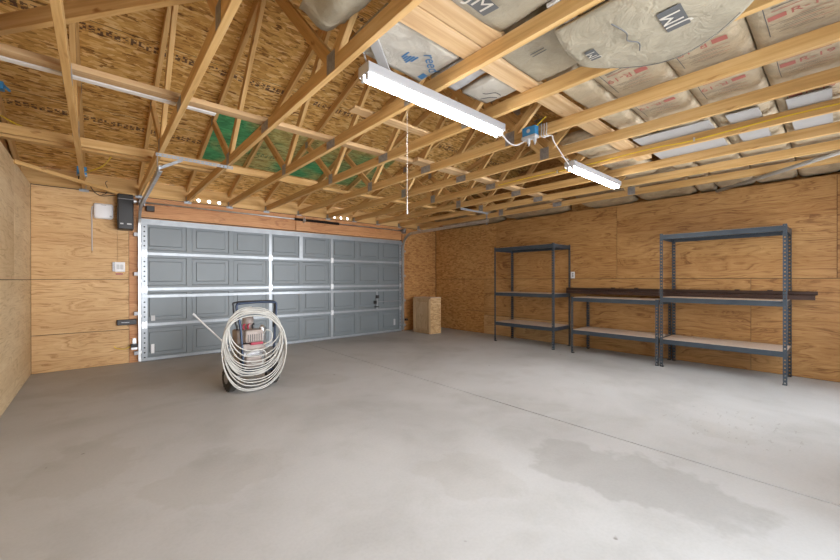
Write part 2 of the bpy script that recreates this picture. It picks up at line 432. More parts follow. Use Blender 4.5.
# ------------------------------------------------------------------ walls
def sheet(parent, mat, b):   # one sheet of panelling nailed to a wall
    return link('wall_sheet', boxes(b), mat, parent, (b[0], b[2], b[4]))
G = .0028
wl = struct('wall_left', boxes((XL-.14, XL-.012, YB-.14, D+.14, 0, 2.445)), 'seam')
y = D
for zz0, zz1, ys in ((.0, 1.22, (-.48, 1.96, 4.40, D)), (1.22, 2.456, (-.48, .75, 3.19, 5.63, D))):
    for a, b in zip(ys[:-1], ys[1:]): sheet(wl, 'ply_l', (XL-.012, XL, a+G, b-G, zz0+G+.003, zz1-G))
gb = bmesh.new()
def gable(bm, x, zb):
    ys = [YB-.14, 3.19, D+.14]
    v = [bm.verts.new(p) for p in ((x, ys[0], zb), (x, ys[2], zb), (x, ys[2], roof_z(ys[2])), (x, ys[1], roof_z(ys[1])), (x, ys[0], roof_z(ys[0])))]
    f = bm.faces.new(v); r = bmesh.ops.extrude_face_region(bm, geom=[f])
    bmesh.ops.translate(bm, verts=[q for q in r['geom'] if isinstance(q, bmesh.types.BMVert)], vec=(.012, 0, 0))
gable(gb, XL-.16, 2.3); link('gable_sheathing', gb, 'osb_r', wl)

wr = struct('wall_right', boxes((XR+.012, XR+.14, YB-.14, D+.14, 0, 2.445)), 'seam')
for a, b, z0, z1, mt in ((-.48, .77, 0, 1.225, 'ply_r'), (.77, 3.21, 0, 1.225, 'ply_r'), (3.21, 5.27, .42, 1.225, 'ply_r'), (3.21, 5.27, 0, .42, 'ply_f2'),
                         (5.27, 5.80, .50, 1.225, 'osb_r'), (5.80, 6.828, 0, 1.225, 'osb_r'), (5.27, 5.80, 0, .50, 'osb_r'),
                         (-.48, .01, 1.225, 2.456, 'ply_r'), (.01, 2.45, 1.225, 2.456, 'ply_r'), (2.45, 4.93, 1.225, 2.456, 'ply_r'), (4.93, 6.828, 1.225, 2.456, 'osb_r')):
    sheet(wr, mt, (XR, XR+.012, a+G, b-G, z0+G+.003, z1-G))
gb = bmesh.new(); gable(gb, XR+.15, 2.3); link('gable_sheathing', gb, 'osb_r', wr)

DL, DR, DH = .48, 5.40, 2.13
wf = struct('wall_front', boxes((XL-.14, DL-.02, D+.012, D+.14, 0, HC-.0005), (DR+.02, XR+.14, D+.012, D+.14, 0, HC-.0005), (DL-.02, DR+.02, D+.012, D+.14, DH+.02, HC-.0005)), 'seam')
for a, b, z0, z1, mt in ((XL+.001, DL-.14, 0, .495, 'ply_f'), (XL+.001, DL-.14, .495, 1.225, 'ply_f'), (XL+.001, DL-.14, 1.225, 2.45, 'ply_f'),
                         (DR+.10, XR-.002, 0, 2.45, 'osb_f'), (DL-.02, DR+.02, DH+.02, HC-.012, 'header')):
    sheet(wf, mt, (a+G, b-G, D, D+.012, z0+G+.003, z1-G))
link('door_jamb', boxes((DL-.138, DL-.012, D-.004, D+.012, .003, HC-.02)), 'header', wf)
link('door_jamb', boxes((DR+.022, DR+.098, D-.004, D+.012, .003, HC-.02)), 'header', wf)
link('centre_block', boxes((2.84, 3.12, D-.03, D, DH+.03, HC-.02)), 'header', wf)
link('header_batten', boxes((3.7, 5.3, D-.02, D, HC-.09, HC-.02)), 'header', wf)

link('door_light_stop', boxes((DL-.0195, DR+.0195, D+.045, D+.06, DH-.08, DH+.0195), (DL-.0195, DL+.05, D+.045, D+.06, 0, DH-.08), (DR-.05, DR+.0195, D+.045, D+.06, 0, DH-.08)), 'header', wf)  # unseen strips added behind the door edges to keep daylight out
# back wall (behind the camera) with the openings the daylight comes through
struct('wall_back', boxes((XL-.14, .7, YB-.14, YB, 0, 2.456), (2.5, 3.95, YB-.14, YB, 0, 2.456), (5.75, XR+.14, YB-.14, YB, 0, 2.456),
       (.7, 2.5, YB-.14, YB, 2.12, 2.456), (3.95, 5.75, YB-.14, YB, 2.05, 2.456), (3.95, 5.75, YB-.14, YB, 0, .45)), 'ply_f')

EAVE = {-1: 'plain eave block in the far left corner, left of the blue box', 0: 'plain eave block above the black wall-mounted opener', 1: 'plain eave block above the left end of the spring shaft',
        3: 'plain eave block just right of the left three vent holes', 4: 'plain eave block above the black springs, left half', 5: 'plain eave block left of the right three vent holes',
        7: 'plain eave block just right of the right three vent holes', 8: 'plain eave block above the top right corner of the garage door', 9: 'plain eave block above the strand board beside the garage door', 10: 'plain eave block in the far right corner above the cabinet'}
# eave blocking between the trusses, two bays drilled with vent holes
bm_end = bmesh.new()
for k in range(-1, 11):
    a, b = tx(k)+.0186, tx(k+1)-.0186
    if k == 10: b = XR+.149
    if k == -1: box(bm_end, XL-.147, tx(-1)-.0186, D+.02, D+.055, HC, 2.692)
    vent = k in (2, 6)
    bm = bmesh.new()
    if vent:
        perforated(bm, (a, D+.03, HC), (1, 0, 0), (0, 0, 1), b-a, .087, 3, .026, 24, .06, .06)
        bm.faces.new([bm.verts.new(p) for p in ((a, D+.03, HC+.087), (b, D+.03, HC+.087), (b, D+.03, 2.694), (a, D+.03, 2.694))])
        thicken(bm, .02)
    else: box(bm, a, b, D+.02, D+.055, HC, 2.692)
    o = single('eave_block', bm, 'stud', 'eave block with three daylit vent holes %s' % ('nearer the left end of the garage door' if k == 2 else 'nearer the right end of the garage door') if vent else
               EAVE.get(k, 'x'), 'wood block', 'eave blocks above the front wall')
link('corner_light_block', bm_end, 'stud', wf)  # added filler, closes the left eave end against outside light
bm = boxes((XL-.14, XR+.14, YB-.10, YB-.06, 2.457, 2.690)); struct('trim_1', bm, 'stud')

# ------------------------------------------------------------------ roof deck
def deck(y0, y1, z0, z1):
    bm = bmesh.new()
    v = [bm.verts.new(p) for p in ((XL-.2, y0, z0), (XR+.2, y0, z0), (XR+.2, y1, z1), (XL-.2, y1, z1))]
    f = bm.faces.new(v); r = bmesh.ops.extrude_face_region(bm, geom=[f])
    bmesh.ops.translate(bm, verts=[q for q in r['geom'] if isinstance(q, bmesh.types.BMVert)], vec=(0, 0, .014))
    return bm
struct('ceiling', deck(3.19, D+.13, roof_z(3.19), roof_z(D+.13)), 'roof')
struct('ceiling', deck(YB-.13, 3.19, roof_z(YB-.13), roof_z(3.19)), 'roof')

# ------------------------------------------------------------------ garage door
dr = thing('door_1', None, None, ((DL+DR)/2, D, 0), kind='structure')
hz = [.012, .545, 1.078, 1.611, 2.125]
cw = (DR-DL)/8
def ring(bm, x0, x1, z0, z1, yy):
    return [bm.verts.new((x, yy, z)) for x, z in ((x0, z0), (x1, z0), (x1, z1), (x0, z1))]
for i in range(4):
    za, zb = hz[i]+.004, hz[i+1]-.004
    bm = bmesh.new(); yf = D-.012
    for c in range(8):
        xa, xb = DL+cw*c, DL+cw*(c+1); mz = (zb-za)
        R0 = ring(bm, xa, xb, za, zb, yf)
        R1 = ring(bm, xa+.036, xb-.036, za+.052, zb-.052, yf)
        R2 = ring(bm, xa+.044, xb-.044, za+.060, zb-.060, yf+.010)
        R3 = ring(bm, xa+.094, xb-.094, za+.110, zb-.110, yf+.010)
        R4 = ring(bm, xa+.102, xb-.102, za+.118, zb-.118, yf)
        for A, B in ((R0, R1), (R1, R2), (R2, R3), (R3, R4)):
            for q in range(4): bm.faces.new((A[q], A[(q+1) % 4], B[(q+1) % 4], B[q]))
        bm.faces.new(R4)
    bmesh.ops.remove_doubles(bm, verts=bm.verts, dist=.0005)
    box(bm, DL, DR, D+.004, D+.03, za, zb)
    link('door_section', bm, 'door', dr, (DL, D, za))
def rail(z, h, d, x0=DL, x1=DR):
    bm = boxes((x0, x1, D-.012-d, D-.012, z-h/2, z+h/2), (x0, x1, D-.018-d, D-.012-d, z-h/2-.006, z-h/2+.008), (x0, x1, D-.018-d, D-.012-d, z+h/2-.008, z+h/2+.006))
    return link('door_rail', bm, 'rail', dr, (x0, D, z))
for z in hz[1:4]: rail(z, .028, .012)
rail(.03, .03, .012); rail(2.105, .035, .012); rail(2.06, .022, .045)
bm = bmesh.new(); rail(.972, .030, .050)
for i, x in enumerate((2.325, 3.555)):
    for q in range(4):
        link('door_stile', boxes((x+.01, x+.06, D-.022, D-.012, hz[q]+.022, hz[q+1]-.022)), 'rail', dr, (x, D, hz[q]))
link('door_stile', boxes((2.905, 2.975, D-.022, D-.012, hz[3]+.022, hz[4]-.022)), 'rail', dr, (2.94, D, hz[3]))
for x in (DL+.005, DR-.075):
    for q in range(4):
        bm = bmesh.new(); perforated(bm, (x, D-.024, hz[q]+.01), (0, 0, 1), (1, 0, 0), hz[q+1]-hz[q]-.02, .07, 7, .012, 8); thicken(bm, .003)
        link('end_stile', bm, 'rail', dr, (x, D, hz[q]))
        link('stile_backing', boxes((x+.005, x+.065, D-.019, D-.013, hz[q]+.01, hz[q+1]-.01)), 'black', dr, (x, D, hz[q]))
for x in (DL+.04, 2.36, 3.59, DR-.04):
    for z in hz[1:4]:
        link('hinge', boxes((x-.03, x+.03, D-.034, D-.024, z-.05, z+.05), (x-.018, x+.018, D-.045, D-.034, z-.02, z+.02)), 'galv', dr, (x, D, z))
for q, z in enumerate((.15, .68, 1.2, 1.75, 2.06)):
    for x, sg in ((DL-.015, -1), (DR+.015, 1)):
        bm = bmesh.new(); lathe(bm, (x-.02*sg, D-.04, z), (sg, 0, 0), [(0, .022), (.02, .022)], 16); link('roller', bm, 'galv', dr, (x, D, z))
link('sticker', boxes((.60, .65, D-.0135, D-.0125, .60, .68)), 'white', dr, (.6, D, .6))
link('sticker', boxes((.60, .64, D-.0135, D-.0125, .11, .25)), 'sheath_w', dr, (.6, D, .1))
link('sticker', boxes((5.17, 5.22, D-.0135, D-.0125, .16, .30)), 'white', dr, (5.1, D, .2))
link('bottom_seal', boxes((DL, DR, D-.01, D+.02, .001, .014)), 'black', dr, (DL, D, 0))
bm = boxes((4.665, 4.715, D-.04, D-.013, .56, 1.0)); link('lock_bar', bm, 'rail', dr, (4.69, D, .6))
bm = bmesh.new(); tube(bm, [(4.72, D-.045, .72), (5.42, D-.045, .72)], .006)
link('lock_rod', bm, 'galv_dull', dr, (5, D, .72))
bm = boxes((4.60, 4.665, D-.06, D-.035, .68, .75), (4.655, 4.725, D-.07, D-.04, .80, .87)); link('lock_handle', bm, 'darksteel', dr, (4.6, D, .7))
bm = boxes((4.62, 4.72, D-.07, D-.04, .60, .625)); link('lift_handle', bm, 'darksteel', dr, (4.65, D, .6))

# tracks
def track(x, sg, name_label, yend, xbr):
    t = thing('door_track', name_label, 'garage door track', (x, D, 0), 'tracks of the garage door')
    path = [(x, D-.05, .02), (x, D-.05, 1.95)]
    for i in range(1, 10):
        a = i/9*PI/2
        path.append((x, D-.05-.33*(1-math.cos(a)), 1.95+.33*math.sin(a)))
    path.append((x, yend, 2.30))
    bm = bmesh.new()
    P = [Vector(p) for p in path]
    def prof(off0, off1, sx0, sx1):
        # strip: normal offset in the yz plane, sideways extent
        rings = []
        for i, p in enumerate(P):
            tt = (P[min(i+1, len(P)-1)]-P[max(i-1, 0)]).normalized(); nn = Vector((0, -tt.z, tt.y))
            rings.append([bm.verts.new(p+nn*o_+Vector((s_, 0, 0))) for o_, s_ in ((off0, sx0), (off0, sx1), (off1, sx1), (off1, sx0))])
        for a, b in zip(rings[:-1], rings[1:]):
            for k in range(4): bm.faces.new((a[k], a[(k+1) % 4], b[(k+1) % 4], b[k]))
        bm.faces.new(rings[0][::-1]); bm.faces.new(rings[-1])
    prof(-.026, .026, -.0015, .0015)
    prof(-.028, -.024, -sg*.024, 0); prof(.024, .028, -sg*.03, 0)
    link('track_channel', bm, 'galv', t, (x, D, 0))
    # wall angle and brackets
    for z in (.12, .70, 1.28, 1.86):
        link('track_bracket', boxes((x+sg*.002, x+sg*.05, D-.075, D-.005, z, z+.05)), 'galv_dull', t, (x, D, z))
    # hanging angle at the rear
    for nm, o, a, b, ln in (('hanger_angle', (x+sg*.006, yend+.04, 2.24), (0, 0, 1), (0, 1, 0), .22),
                            ('hanger_angle', (min(x, xbr)-.02, yend+.05, HC-.034), (1, 0, 0), (0, 0, 1), abs(xbr-x)+.06)):
        bm = bmesh.new(); perforated(bm, o, a, b, ln, .032, int(ln/.035), .007, 8)
        thicken(bm, .003); link(nm, bm, 'rail', t, o)
    p0 = Vector((x-sg*0, yend+.06, 2.31)); p1 = Vector((x-sg*.20, yend+.06, HC-.03))
    if sg < 0: beam('hanger_brace', p0, p1, .004, .028, 'rail', t, up=(0, 1, 0) if False else (1, 0, 1))
    return t
track(DL-.035, -1, 'steel track curving up beside the left edge of the garage door', 4.34, tx(2))
track(DR+.035, 1, 'steel track curving up beside the right edge of the garage door', 4.26, tx(8))

# torsion shaft, springs, drums
t = thing('torsion_shaft', 'long thin steel spring shaft with black springs above the garage door', 'shaft', (2.96, D-.09, 2.36))
bm = bmesh.new(); tube(bm, [(.36, D-.09, 2.36), (5.46, D-.09, 2.36)], .0125, 12); link('shaft', bm, 'galv', t, (2.96, D-.09, 2.36), True)
for x0_, x1_ in ((2.78, 2.95), (3.0, 3.72)):
    n = int((x1_-x0_)/.011)
    prof = []
    for i in range(n): prof += [(i*.011, .020), (i*.011+.0055, .0265)]
    bm = bmesh.new(); lathe(bm, (x0_, D-.09, 2.36), (1, 0, 0), prof, 16); link('spring', bm, 'darksteel', t, (x0_, D-.09, 2.36))
for x in (DL-.01, DR-.01):
    bm = bmesh.new(); lathe(bm, (x-.02, D-.09, 2.36), (1, 0, 0), [(0, .055), (.008, .055), (.010, .045), (.04, .045), (.042, .055), (.05, .055)], 20)
    link('cable_drum', bm, 'galv_dull', t, (x, D-.09, 2.36), False)
    link('bearing_plate', boxes((x+.045, x+.049, D-.14, D-.002, 2.30, 2.42)), 'galv', t, (x, D-.09, 2.36))
link('bearing_plate', boxes((2.972, 2.976, D-.13, D-.031, 2.31, 2.41)), 'galv', t, (2.97, D-.09, 2.36))

# wall-mounted opener and its helpers
t = thing('door_opener', 'tall black wall-mounted door opener box beside the left end of the spring shaft', 'garage door opener', (.29, D, 1.92))
link('housing', rbox(.205, .385, D-.22, D-.002, 1.93, 2.43, .015), 'black', t, (.29, D, 1.92))
for a, b in ((.235, .27), (.31, .36)): link('label_strip', boxes((a, b, D-.2215, D-.219, 2.0, 2.018)), 'white', t, (.29, D, 2.0))
link('top_seam', boxes((.207, .383, D-.222, D-.218, 2.355, 2.362)), 'galv_dull', t, (.29, D, 2.3))
bm = bmesh.new(); lathe(bm, (.385, D-.09, 2.36), (1, 0, 0), [(0, .035), (.03, .035), (.03, .02), (.04, .02)], 16); link('shaft_collar', bm, 'galv', t, (.39, D-.09, 2.36))
single('cable_tension_monitor', rbox(.54, .64, D-.10, D-.002, 2.24, 2.32, .006), 'black', 'small black box on the header just above the left end of the garage door', 'sensor box')
t = thing('opener_light', 'white rounded light panel on the plywood left of the black opener', 'light', (.06, D, 2.07))
link('lens', rbox(-.045, .165, D-.06, D-.002, 2.075, 2.29, .03, 4), 'sheath_w', t, (.06, D, 2.07), True)
link('badge', boxes((.03, .09, D-.0615, D-.06, 2.262, 2.268)), 'galv_dull', t, (.06, D, 2.26)); link('badge', boxes((.125, .15, D-.0615, D-.06, 2.10, 2.125)), 'galv_dull', t, (.06, D, 2.1))
t = thing('cable_cover', 'thin white vertical cord tacked to plywood below the white light panel', 'cord', (-.062, D, 1.6))
bm = bmesh.new(); tube(bm, smoothpath([(-.03, D-.02, 2.24), (-.06, D-.012, 2.22), (-.062, D-.012, 2.0), (-.06, D-.012, 1.6)]), .0065, 8); link('cord', bm, 'cord', t, (-.062, D, 1.6))
bm = bmesh.new(); lathe(bm, (-.06, D-.012, 1.595), (0, 0, 1), [(0, .01), (.03, .01)], 10); link('cord_tip', bm, 'wood_tan', t, (-.062, D, 1.6))
t = thing('wall_control', 'pale square push-button door control with red strip on the plywood', 'wall switch', (.23, D, 1.33))
link('plate', rbox(.18, .295, D-.03, D-.002, 1.335, 1.475, .006), 'sheath_w', t, (.23, D, 1.33))
for a, b in ((.20, .235), (.242, .278)): link('button', rbox(a, b, D-.034, D-.028, 1.37, 1.44, .002, 1), 'white', t, (.23, D, 1.37))
link('side', boxes((.155, .18, D-.03, D-.002, 1.34, 1.47)), 'galv_dull', t, (.16, D, 1.34))
link('red_strip', boxes((.19, .27, D-.02, D-.004, 1.295, 1.312)), 'redplastic', t, (.23, D, 1.3))
bm = bmesh.new(); tube(bm, [(.215, D-.006, 1.475), (.213, D-.006, 1.93)], .0025, 6); single('control_wire', bm, 'wood_tan', 'thin wire running down from the black opener to the push-button control', 'wire')
t = thing('door_lock_unit', 'black horizontal lock box fixed left of the garage door track at knee height', 'lock', (.33, D, .60))
link('lock_body', rbox(.20, .425, D-.07, D-.006, .565, .645, .008), 'black', t, (.3, D, .6)); link('lock_label', boxes((.25, .34, D-.0715, D-.07, .60, .608)), 'galv_dull', t, (.3, D, .6))
t = thing('safety_sensor', 'small black photo-eye with tan wire loop near the floor left of the garage door', 'sensor', (.40, D-.06, .22))
link('sensor_body', rbox(.355, .435, D-.10, D-.03, .235, .285, .006), 'black', t, (.4, D, .24)); link('sensor_bracket', boxes((.36, .43, D-.10, D-.004, .205, .235), (.38, .42, D-.03, D-.006, .28, .36)), 'galv', t, (.4, D, .2))
bm = bmesh.new(); tube(bm, smoothpath([(.355, D-.07, .255), (.29, D-.04, .22), (.20, D-.012, .235), (.17, D-.012, .27)]), .005, 6); link('wire_loop', bm, 'yellow', t, (.3, D, .24))
single('safety_sensor', rbox(5.50, 5.56, D-.07, D-.006, .24, .29, .006), 'black', 'tiny black photo-eye on the strand board between garage door and cabinet', 'sensor')
bm = bmesh.new(); tube(bm, smoothpath([(.3, D-.10, 2.432), (.18, D-.03, 2.425), (.05, D-.02, 2.40), (-.03, D-.05, 2.43), (-.10, D-.2, 2.52), (-.14, 6.62, 2.53), (-.145, 6.55, 2.555)]), .005, 6)
tube(bm, smoothpath([(.04, D-.03, 2.41), (.09, D-.04, 2.44), (.10, D-.12, 2.50), (.08, D-.15, 2.56), (.10, D-.1, 2.60)]), .004, 6)
single('power_cord', bm, 'black', 'black power cord looping from the opener up to the blue box', 'cord')

# ------------------------------------------------------------------ trusses
ORD = {-1: 'gable end truss standing on top of the left wall', 0: 'roof truss nearest the left wall, with the blue box at its front end', 1: 'second roof truss from the left wall, over the left door track',
       2: 'third roof truss from the left wall, holding the chain of the near light', 3: 'roof truss crossing above the middle of the near tube light',
       4: 'roof truss crossing above the far end of the near tube light', 5: 'roof truss carrying the blue junction box between the two tube lights',
       6: 'roof truss just left of the far tube light, without cable', 7: 'roof truss with the yellow cable stapled along its side',
       8: 'roof truss crossing above the far tube light, next right of the yellow cable', 9: 'second roof truss from the right wall',
       10: 'roof truss nearest the right wall'}
YE = D+.10; YS = 2*3.19-YE
def truss(k):
    x = tx(k)
    t = thing('roof_truss', ORD[k], 'truss', (x, 3.19, HC), 'parallel wooden roof trusses')
    beam('bottom_chord', (x, YS, HC+.0445), (x, YE, HC+.0445), .038, .089, 'stud', t)
    def rz(y): return roof_z(y)-.0475      # centre line of the top chord
    beam('top_chord', (x, YE, rz(YE)), (x, 3.19, rz(3.19)), .038, .089, 'stud', t)
    beam('top_chord', (x, YS, rz(YS)), (x, 3.19, rz(3.19)), .038, .089, 'stud', t)
    zb = HC+.07
    webs = []
    for sg in (1, -1):
        j = 3.19+sg*1.17; q = 3.19+sg*1.90; r = 3.19+sg*.05
        webs += [((j+sg*.02, zb+.02), (q, rz(q)-.035)), ((j-sg*.03, zb+.02), (r, rz(r)-.06))]
    for a, b in webs:
        beam('web', (x, a[0], a[1]), (x, b[0], b[1]), .036, .075 if False else .080, 'stud', t, up=(0, 1, 0))
    pls = [(4.36, HC+.065, .10, .12), (2.02, HC+.065, .10, .12), (3.19, HC+.045, .16, .075), (3.19, rz(3.19)-.03, .15, .12),
           (5.09, rz(5.09)-.02, .08, .09), (1.29, rz(1.29)-.02, .08, .09)]
    for (py, pz, wy, hz_) in pls:
        bm = bmesh.new()
        for sg in (-1, 1):
            xx = x+sg*.0195
            n = 5
            for i in range(n):   # stamped ribs
                a = py-wy/2+wy*i/n
                box(bm, min(xx, xx+sg*.0015), max(xx, xx+sg*.0015), a, a+wy/n*.72, pz-hz_/2, pz+hz_/2)
            box(bm, min(xx, xx+sg*.0007), max(xx, xx+sg*.0007), py-wy/2, py+wy/2, pz-hz_/2, pz+hz_/2)
        link('truss_plate', bm, 'galv_dull', t, (x, py, pz))
    link('heel_light_plug', boxes((x-.0188, x+.0188, D+.022, D+.052, HC+.08, 2.69)), 'stud', t, (x, YE, HC))  # added plug, fills the wedge between chords where sky light leaked through
    if 0 <= k:
        bm = boxes((x-.0215, x-.0195, D-.06, D+.02, HC-.01, HC+.07), (x+.0195, x+.0215, D-.06, D+.02, HC-.01, HC+.07), (x-.05, x+.05, D-.012, D-.008, HC-.035, HC+.0), (x-.0215, x+.0215, D-.06, D+.0, HC-.004, HC-.001))
        link('truss_tie', bm, 'rail', t, (x, D, HC))
    return t
for k in range(-1, 11): truss(k)

# ------------------------------------------------------------------ braces and loose boards on the trusses
ZC = HC+.089
def board(name, p0, p1, w, d, label, cat='board', mat='stud', group=None, up=(0, 0, 1)):
    p0 = Vector(p0); o = beam(name, p0, p1, w, d, mat, None, up)
    return tag(o, label, cat, group)
GB = 'braces and boards across the truss chords'
board('lateral_brace', (-.74, 3.24, ZC+.020), (2.72, 3.24, ZC+.020), .089, .038, 'long pale brace lying across the left trusses below the ridge', 'brace', 'stud_pale', GB)
board('lateral_brace', (2.70, 3.18, ZC+.020), (6.0, 3.18, ZC+.020), .14, .038, 'wide pale brace lying across the right trusses below the ridge', 'brace', 'stud_pale', GB)
board('painted_strip', (-.72, 3.335, ZC+.012), (.72, 3.335, ZC+.012), .05, .02, 'white painted strip beside the brace over the left trusses', 'strip', 'whitewood')
board('flat_board', (1.50, 2.52, ZC+.011), (2.42, 2.52, ZC+.011), .10, .019, 'short pale board across two trusses beyond the near tube light', 'board', 'stud_pale', GB)
board('lateral_brace', (-.74, 5.16, ZC+.020), (1.1, 5.16, ZC+.020), .089, .038, 'flat brace behind the lower brace at the upper left', 'brace', 'stud', GB)
board('lateral_brace', (-.74, 5.0, ZC+.046), (2.4, 5.0, ZC+.046), .038, .089, 'lower brace across the left trusses above the garage door', 'brace', 'stud', GB)
board('lateral_brace', (2.45, 5.06, ZC+.020), (6.0, 5.06, ZC+.020), .089, .038, 'lower brace across the right trusses above the garage door', 'brace', 'stud', GB)
board('diagonal_brace', (-.655, 5.60, HC-.022), (.30, 6.80, HC-.022), .038, .04, 'short diagonal brace across the upper left room corner under the chords', 'brace', 'stud', GB)
board('diagonal_brace', (-.70, 3.68, 2.76), (.425, 2.21, 2.76), .038, .10, 'diagonal brace crossing the top left above the first truss chord', 'brace', 'stud', GB)
for (y0, xa, xb, lb) in ((1.43, 1.10, 4.6, 'wide pale plank crossing the trusses beside the insulation'), ):
    board('plank', (xa, y0, ZC+.020), (xb, y0, ZC+.020), .14, .038, lb, 'board', 'stud_pale', GB)
board('plank', (1.10, 1.32-.035, ZC+.020), (1.70, 1.32-.035, ZC+.020), .13, .038, 'second short plank beside the wide plank at the nearest bay', 'board', 'stud_pale', GB)
board('narrow_board', (1.66, .915, ZC+.012), (2.42, .915, ZC+.012), .065, .019, 'narrow white-edged board between two cream insulation batts', 'board', 'whitewood', GB)
board('grey_strip', (1.14, 1.70, ZC+.01), (1.62, 2.12, ZC+.01), .06, .018, 'grey painted strip slanting above the left end of the near light', 'strip', 'foam')

# ------------------------------------------------------------------ insulation
def hfield(x0, x1, y0, y1, f, nx, ny, top):
    """solid with underside z=f(x,y) and flat top"""
    bm = bmesh.new(); g = []
    for i in range(nx+1):
        row = []
        for j in range(ny+1):
            x = x0+(x1-x0)*i/nx; y = y0+(y1-y0)*j/ny
            row.append(bm.verts.new((x, y, f(x, y))))
        g.append(row)
    tp = [bm.verts.new((x, y, top)) for x, y in ((x0, y0), (x1, y0), (x1, y1), (x0, y1))]
    for i in range(nx):
        for j in range(ny): bm.faces.new((g[i][j], g[i+1][j], g[i+1][j+1], g[i][j+1]))
    bm.faces.new(tp)
    bm.faces.new([g[i][0] for i in range(nx+1)]+[tp[1], tp[0]])
    bm.faces.new([g[nx][j] for j in range(ny+1)]+[tp[2], tp[1]])
    bm.faces.new([g[i][ny] for i in range(nx, -1, -1)]+[tp[3], tp[2]])
    bm.faces.new([g[0][j] for j in range(ny, -1, -1)]+[tp[0], tp[3]])
    return bm
def print_on(parent, body, size, cx, cy, f, mat, rd=(0, 1), ud=(1, 0), name='printed_text', off=.004):
    bm = text_bm(body, size); bmesh.ops.triangulate(bm, faces=bm.faces)
    bmesh.ops.subdivide_edges(bm, edges=[e for e in bm.edges if e.calc_length() > size*.25], cuts=2)
    for v in bm.verts:
        x = cx+rd[0]*v.co.x+ud[0]*v.co.y; y = cy+rd[1]*v.co.x+ud[1]*v.co.y; v.co = (x, y, f(x, y)-off)
    return link(name, bm, mat, parent, (cx, cy, f(cx, cy)))
def patch_on(parent, x0, x1, y0, y1, f, mat, name, off=.003, nx=6, ny=6):
    bm = bmesh.new(); g = [[bm.verts.new((x0+(x1-x0)*i/nx, y0+(y1-y0)*j/ny, f(x0+(x1-x0)*i/nx, y0+(y1-y0)*j/ny)-off)) for j in range(ny+1)] for i in range(nx+1)]
    for i in range(nx):
        for j in range(ny): bm.faces.new((g[i][j], g[i+1][j], g[i+1][j+1], g[i][j+1]))
    return link(name, bm, mat, parent, (x0, y0, f(x0, y0)))
def wob(x, y, s): return .006*math.sin(7*x+s)+.005*math.sin(11*y+2*x+s*2)+.004*math.sin(17*x-9*y+s)

def logo(parent, cx, cy, f, size=.16, rd=(0, 1), ud=(1, 0)):
    # dark block with the pale letters JM
    hw, hh = size*.95, size*.5
    xs = sorted((cx+rd[0]*-hw+ud[0]*-hh, cx+rd[0]*hw+ud[0]*hh)); ys = sorted((cy+rd[1]*-hw+ud[1]*-hh, cy+rd[1]*hw+ud[1]*hh))
    patch_on(parent, xs[0], xs[1], ys[0], ys[1], f, 'ink', 'logo_block', .004)
    print_on(parent, 'JM', size*1.25, cx, cy, f, 'batt_pale', rd, ud, 'logo_letters', .007)

strips = [(1.515, 1.90), (1.135, 1.345), (.735, 1.125), (.335, .725), (-.065, .325), (-.465, -.075)]
names_ = ['tan batt beyond the wide plank, right of the far light cord', 'narrow tan batt beside the wide plank, right of the junction box', 'red-printed tan batt second in from the plank', 'red-printed tan batt third in from the plank',
          'red-printed tan batt fourth from the plank, by the right picture edge', 'tan batt along the back wall behind the others']
for i, (a, b) in enumerate(strips):
    def f(x, y, a=a, b=b, i=i):
        e = min(y-a, b-y)/(b-a)*2
        bay = ((x-X0)/S) % 1.0; sag = math.sin(PI*bay)
        return ZC+.024+.040*(1-min(1, e*3.2))**2+wob(x, y, i*1.7)*.8*sag+.004 - .004*sag - (.085 if i else 0)*max(0, min(1, (x-6.12)/.3))
    t = thing('insulation_batt', names_[i]+', lying across the trusses', 'insulation', (4.4, (a+b)/2, ZC), 'paper-faced insulation batts above the trusses')
    link('facing', hfield(3.55 if i == 0 else 2.33, 5.35 if i == 0 else 6.675, a, b, f, 130, 14, ZC+.13), 'batt_tan', t, (4.4, a, ZC), True)
    if b-a > .3:
        for kk in ((7,) if i == 0 else (4, 5, 6)):
            cx = tx(kk)+.37
            fl = i == 4
            if kk == 6 and i in (2, 3): continue
            print_on(t, 'R-19', .08, cx-.02, (a+b)/2+(-.045 if fl else .045), f, 'red', (0, -1) if fl else (0, 1), (-1, 0) if fl else (1, 0))
            ya = b-.15 if fl else a+.075
            patch_on(t, cx-.045, cx+.005, ya, ya+.07, f, 'red', 'printed_block')
            for q in range(9):
                xx = cx+.04+.016*q; yy0 = a+.08+.03*((q*5) % 3)
                patch_on(t, xx, xx+.003, yy0, yy0+.12+.02*((q*7) % 4), f, 'ink' if q % 3 else 'red', 'printed_rule', .003, 1, 4)
            for q in range(4):
                xx = cx-.20+q*.035
                patch_on(t, xx, xx+.006, a+.09, b-.10, f, 'red' if q % 2 else 'ink', 'printed_rule')
            patch_on(t, tx(kk)+.06, tx(kk+1)-.06, b-.075, b-.071, f, 'ink', 'printed_rule')

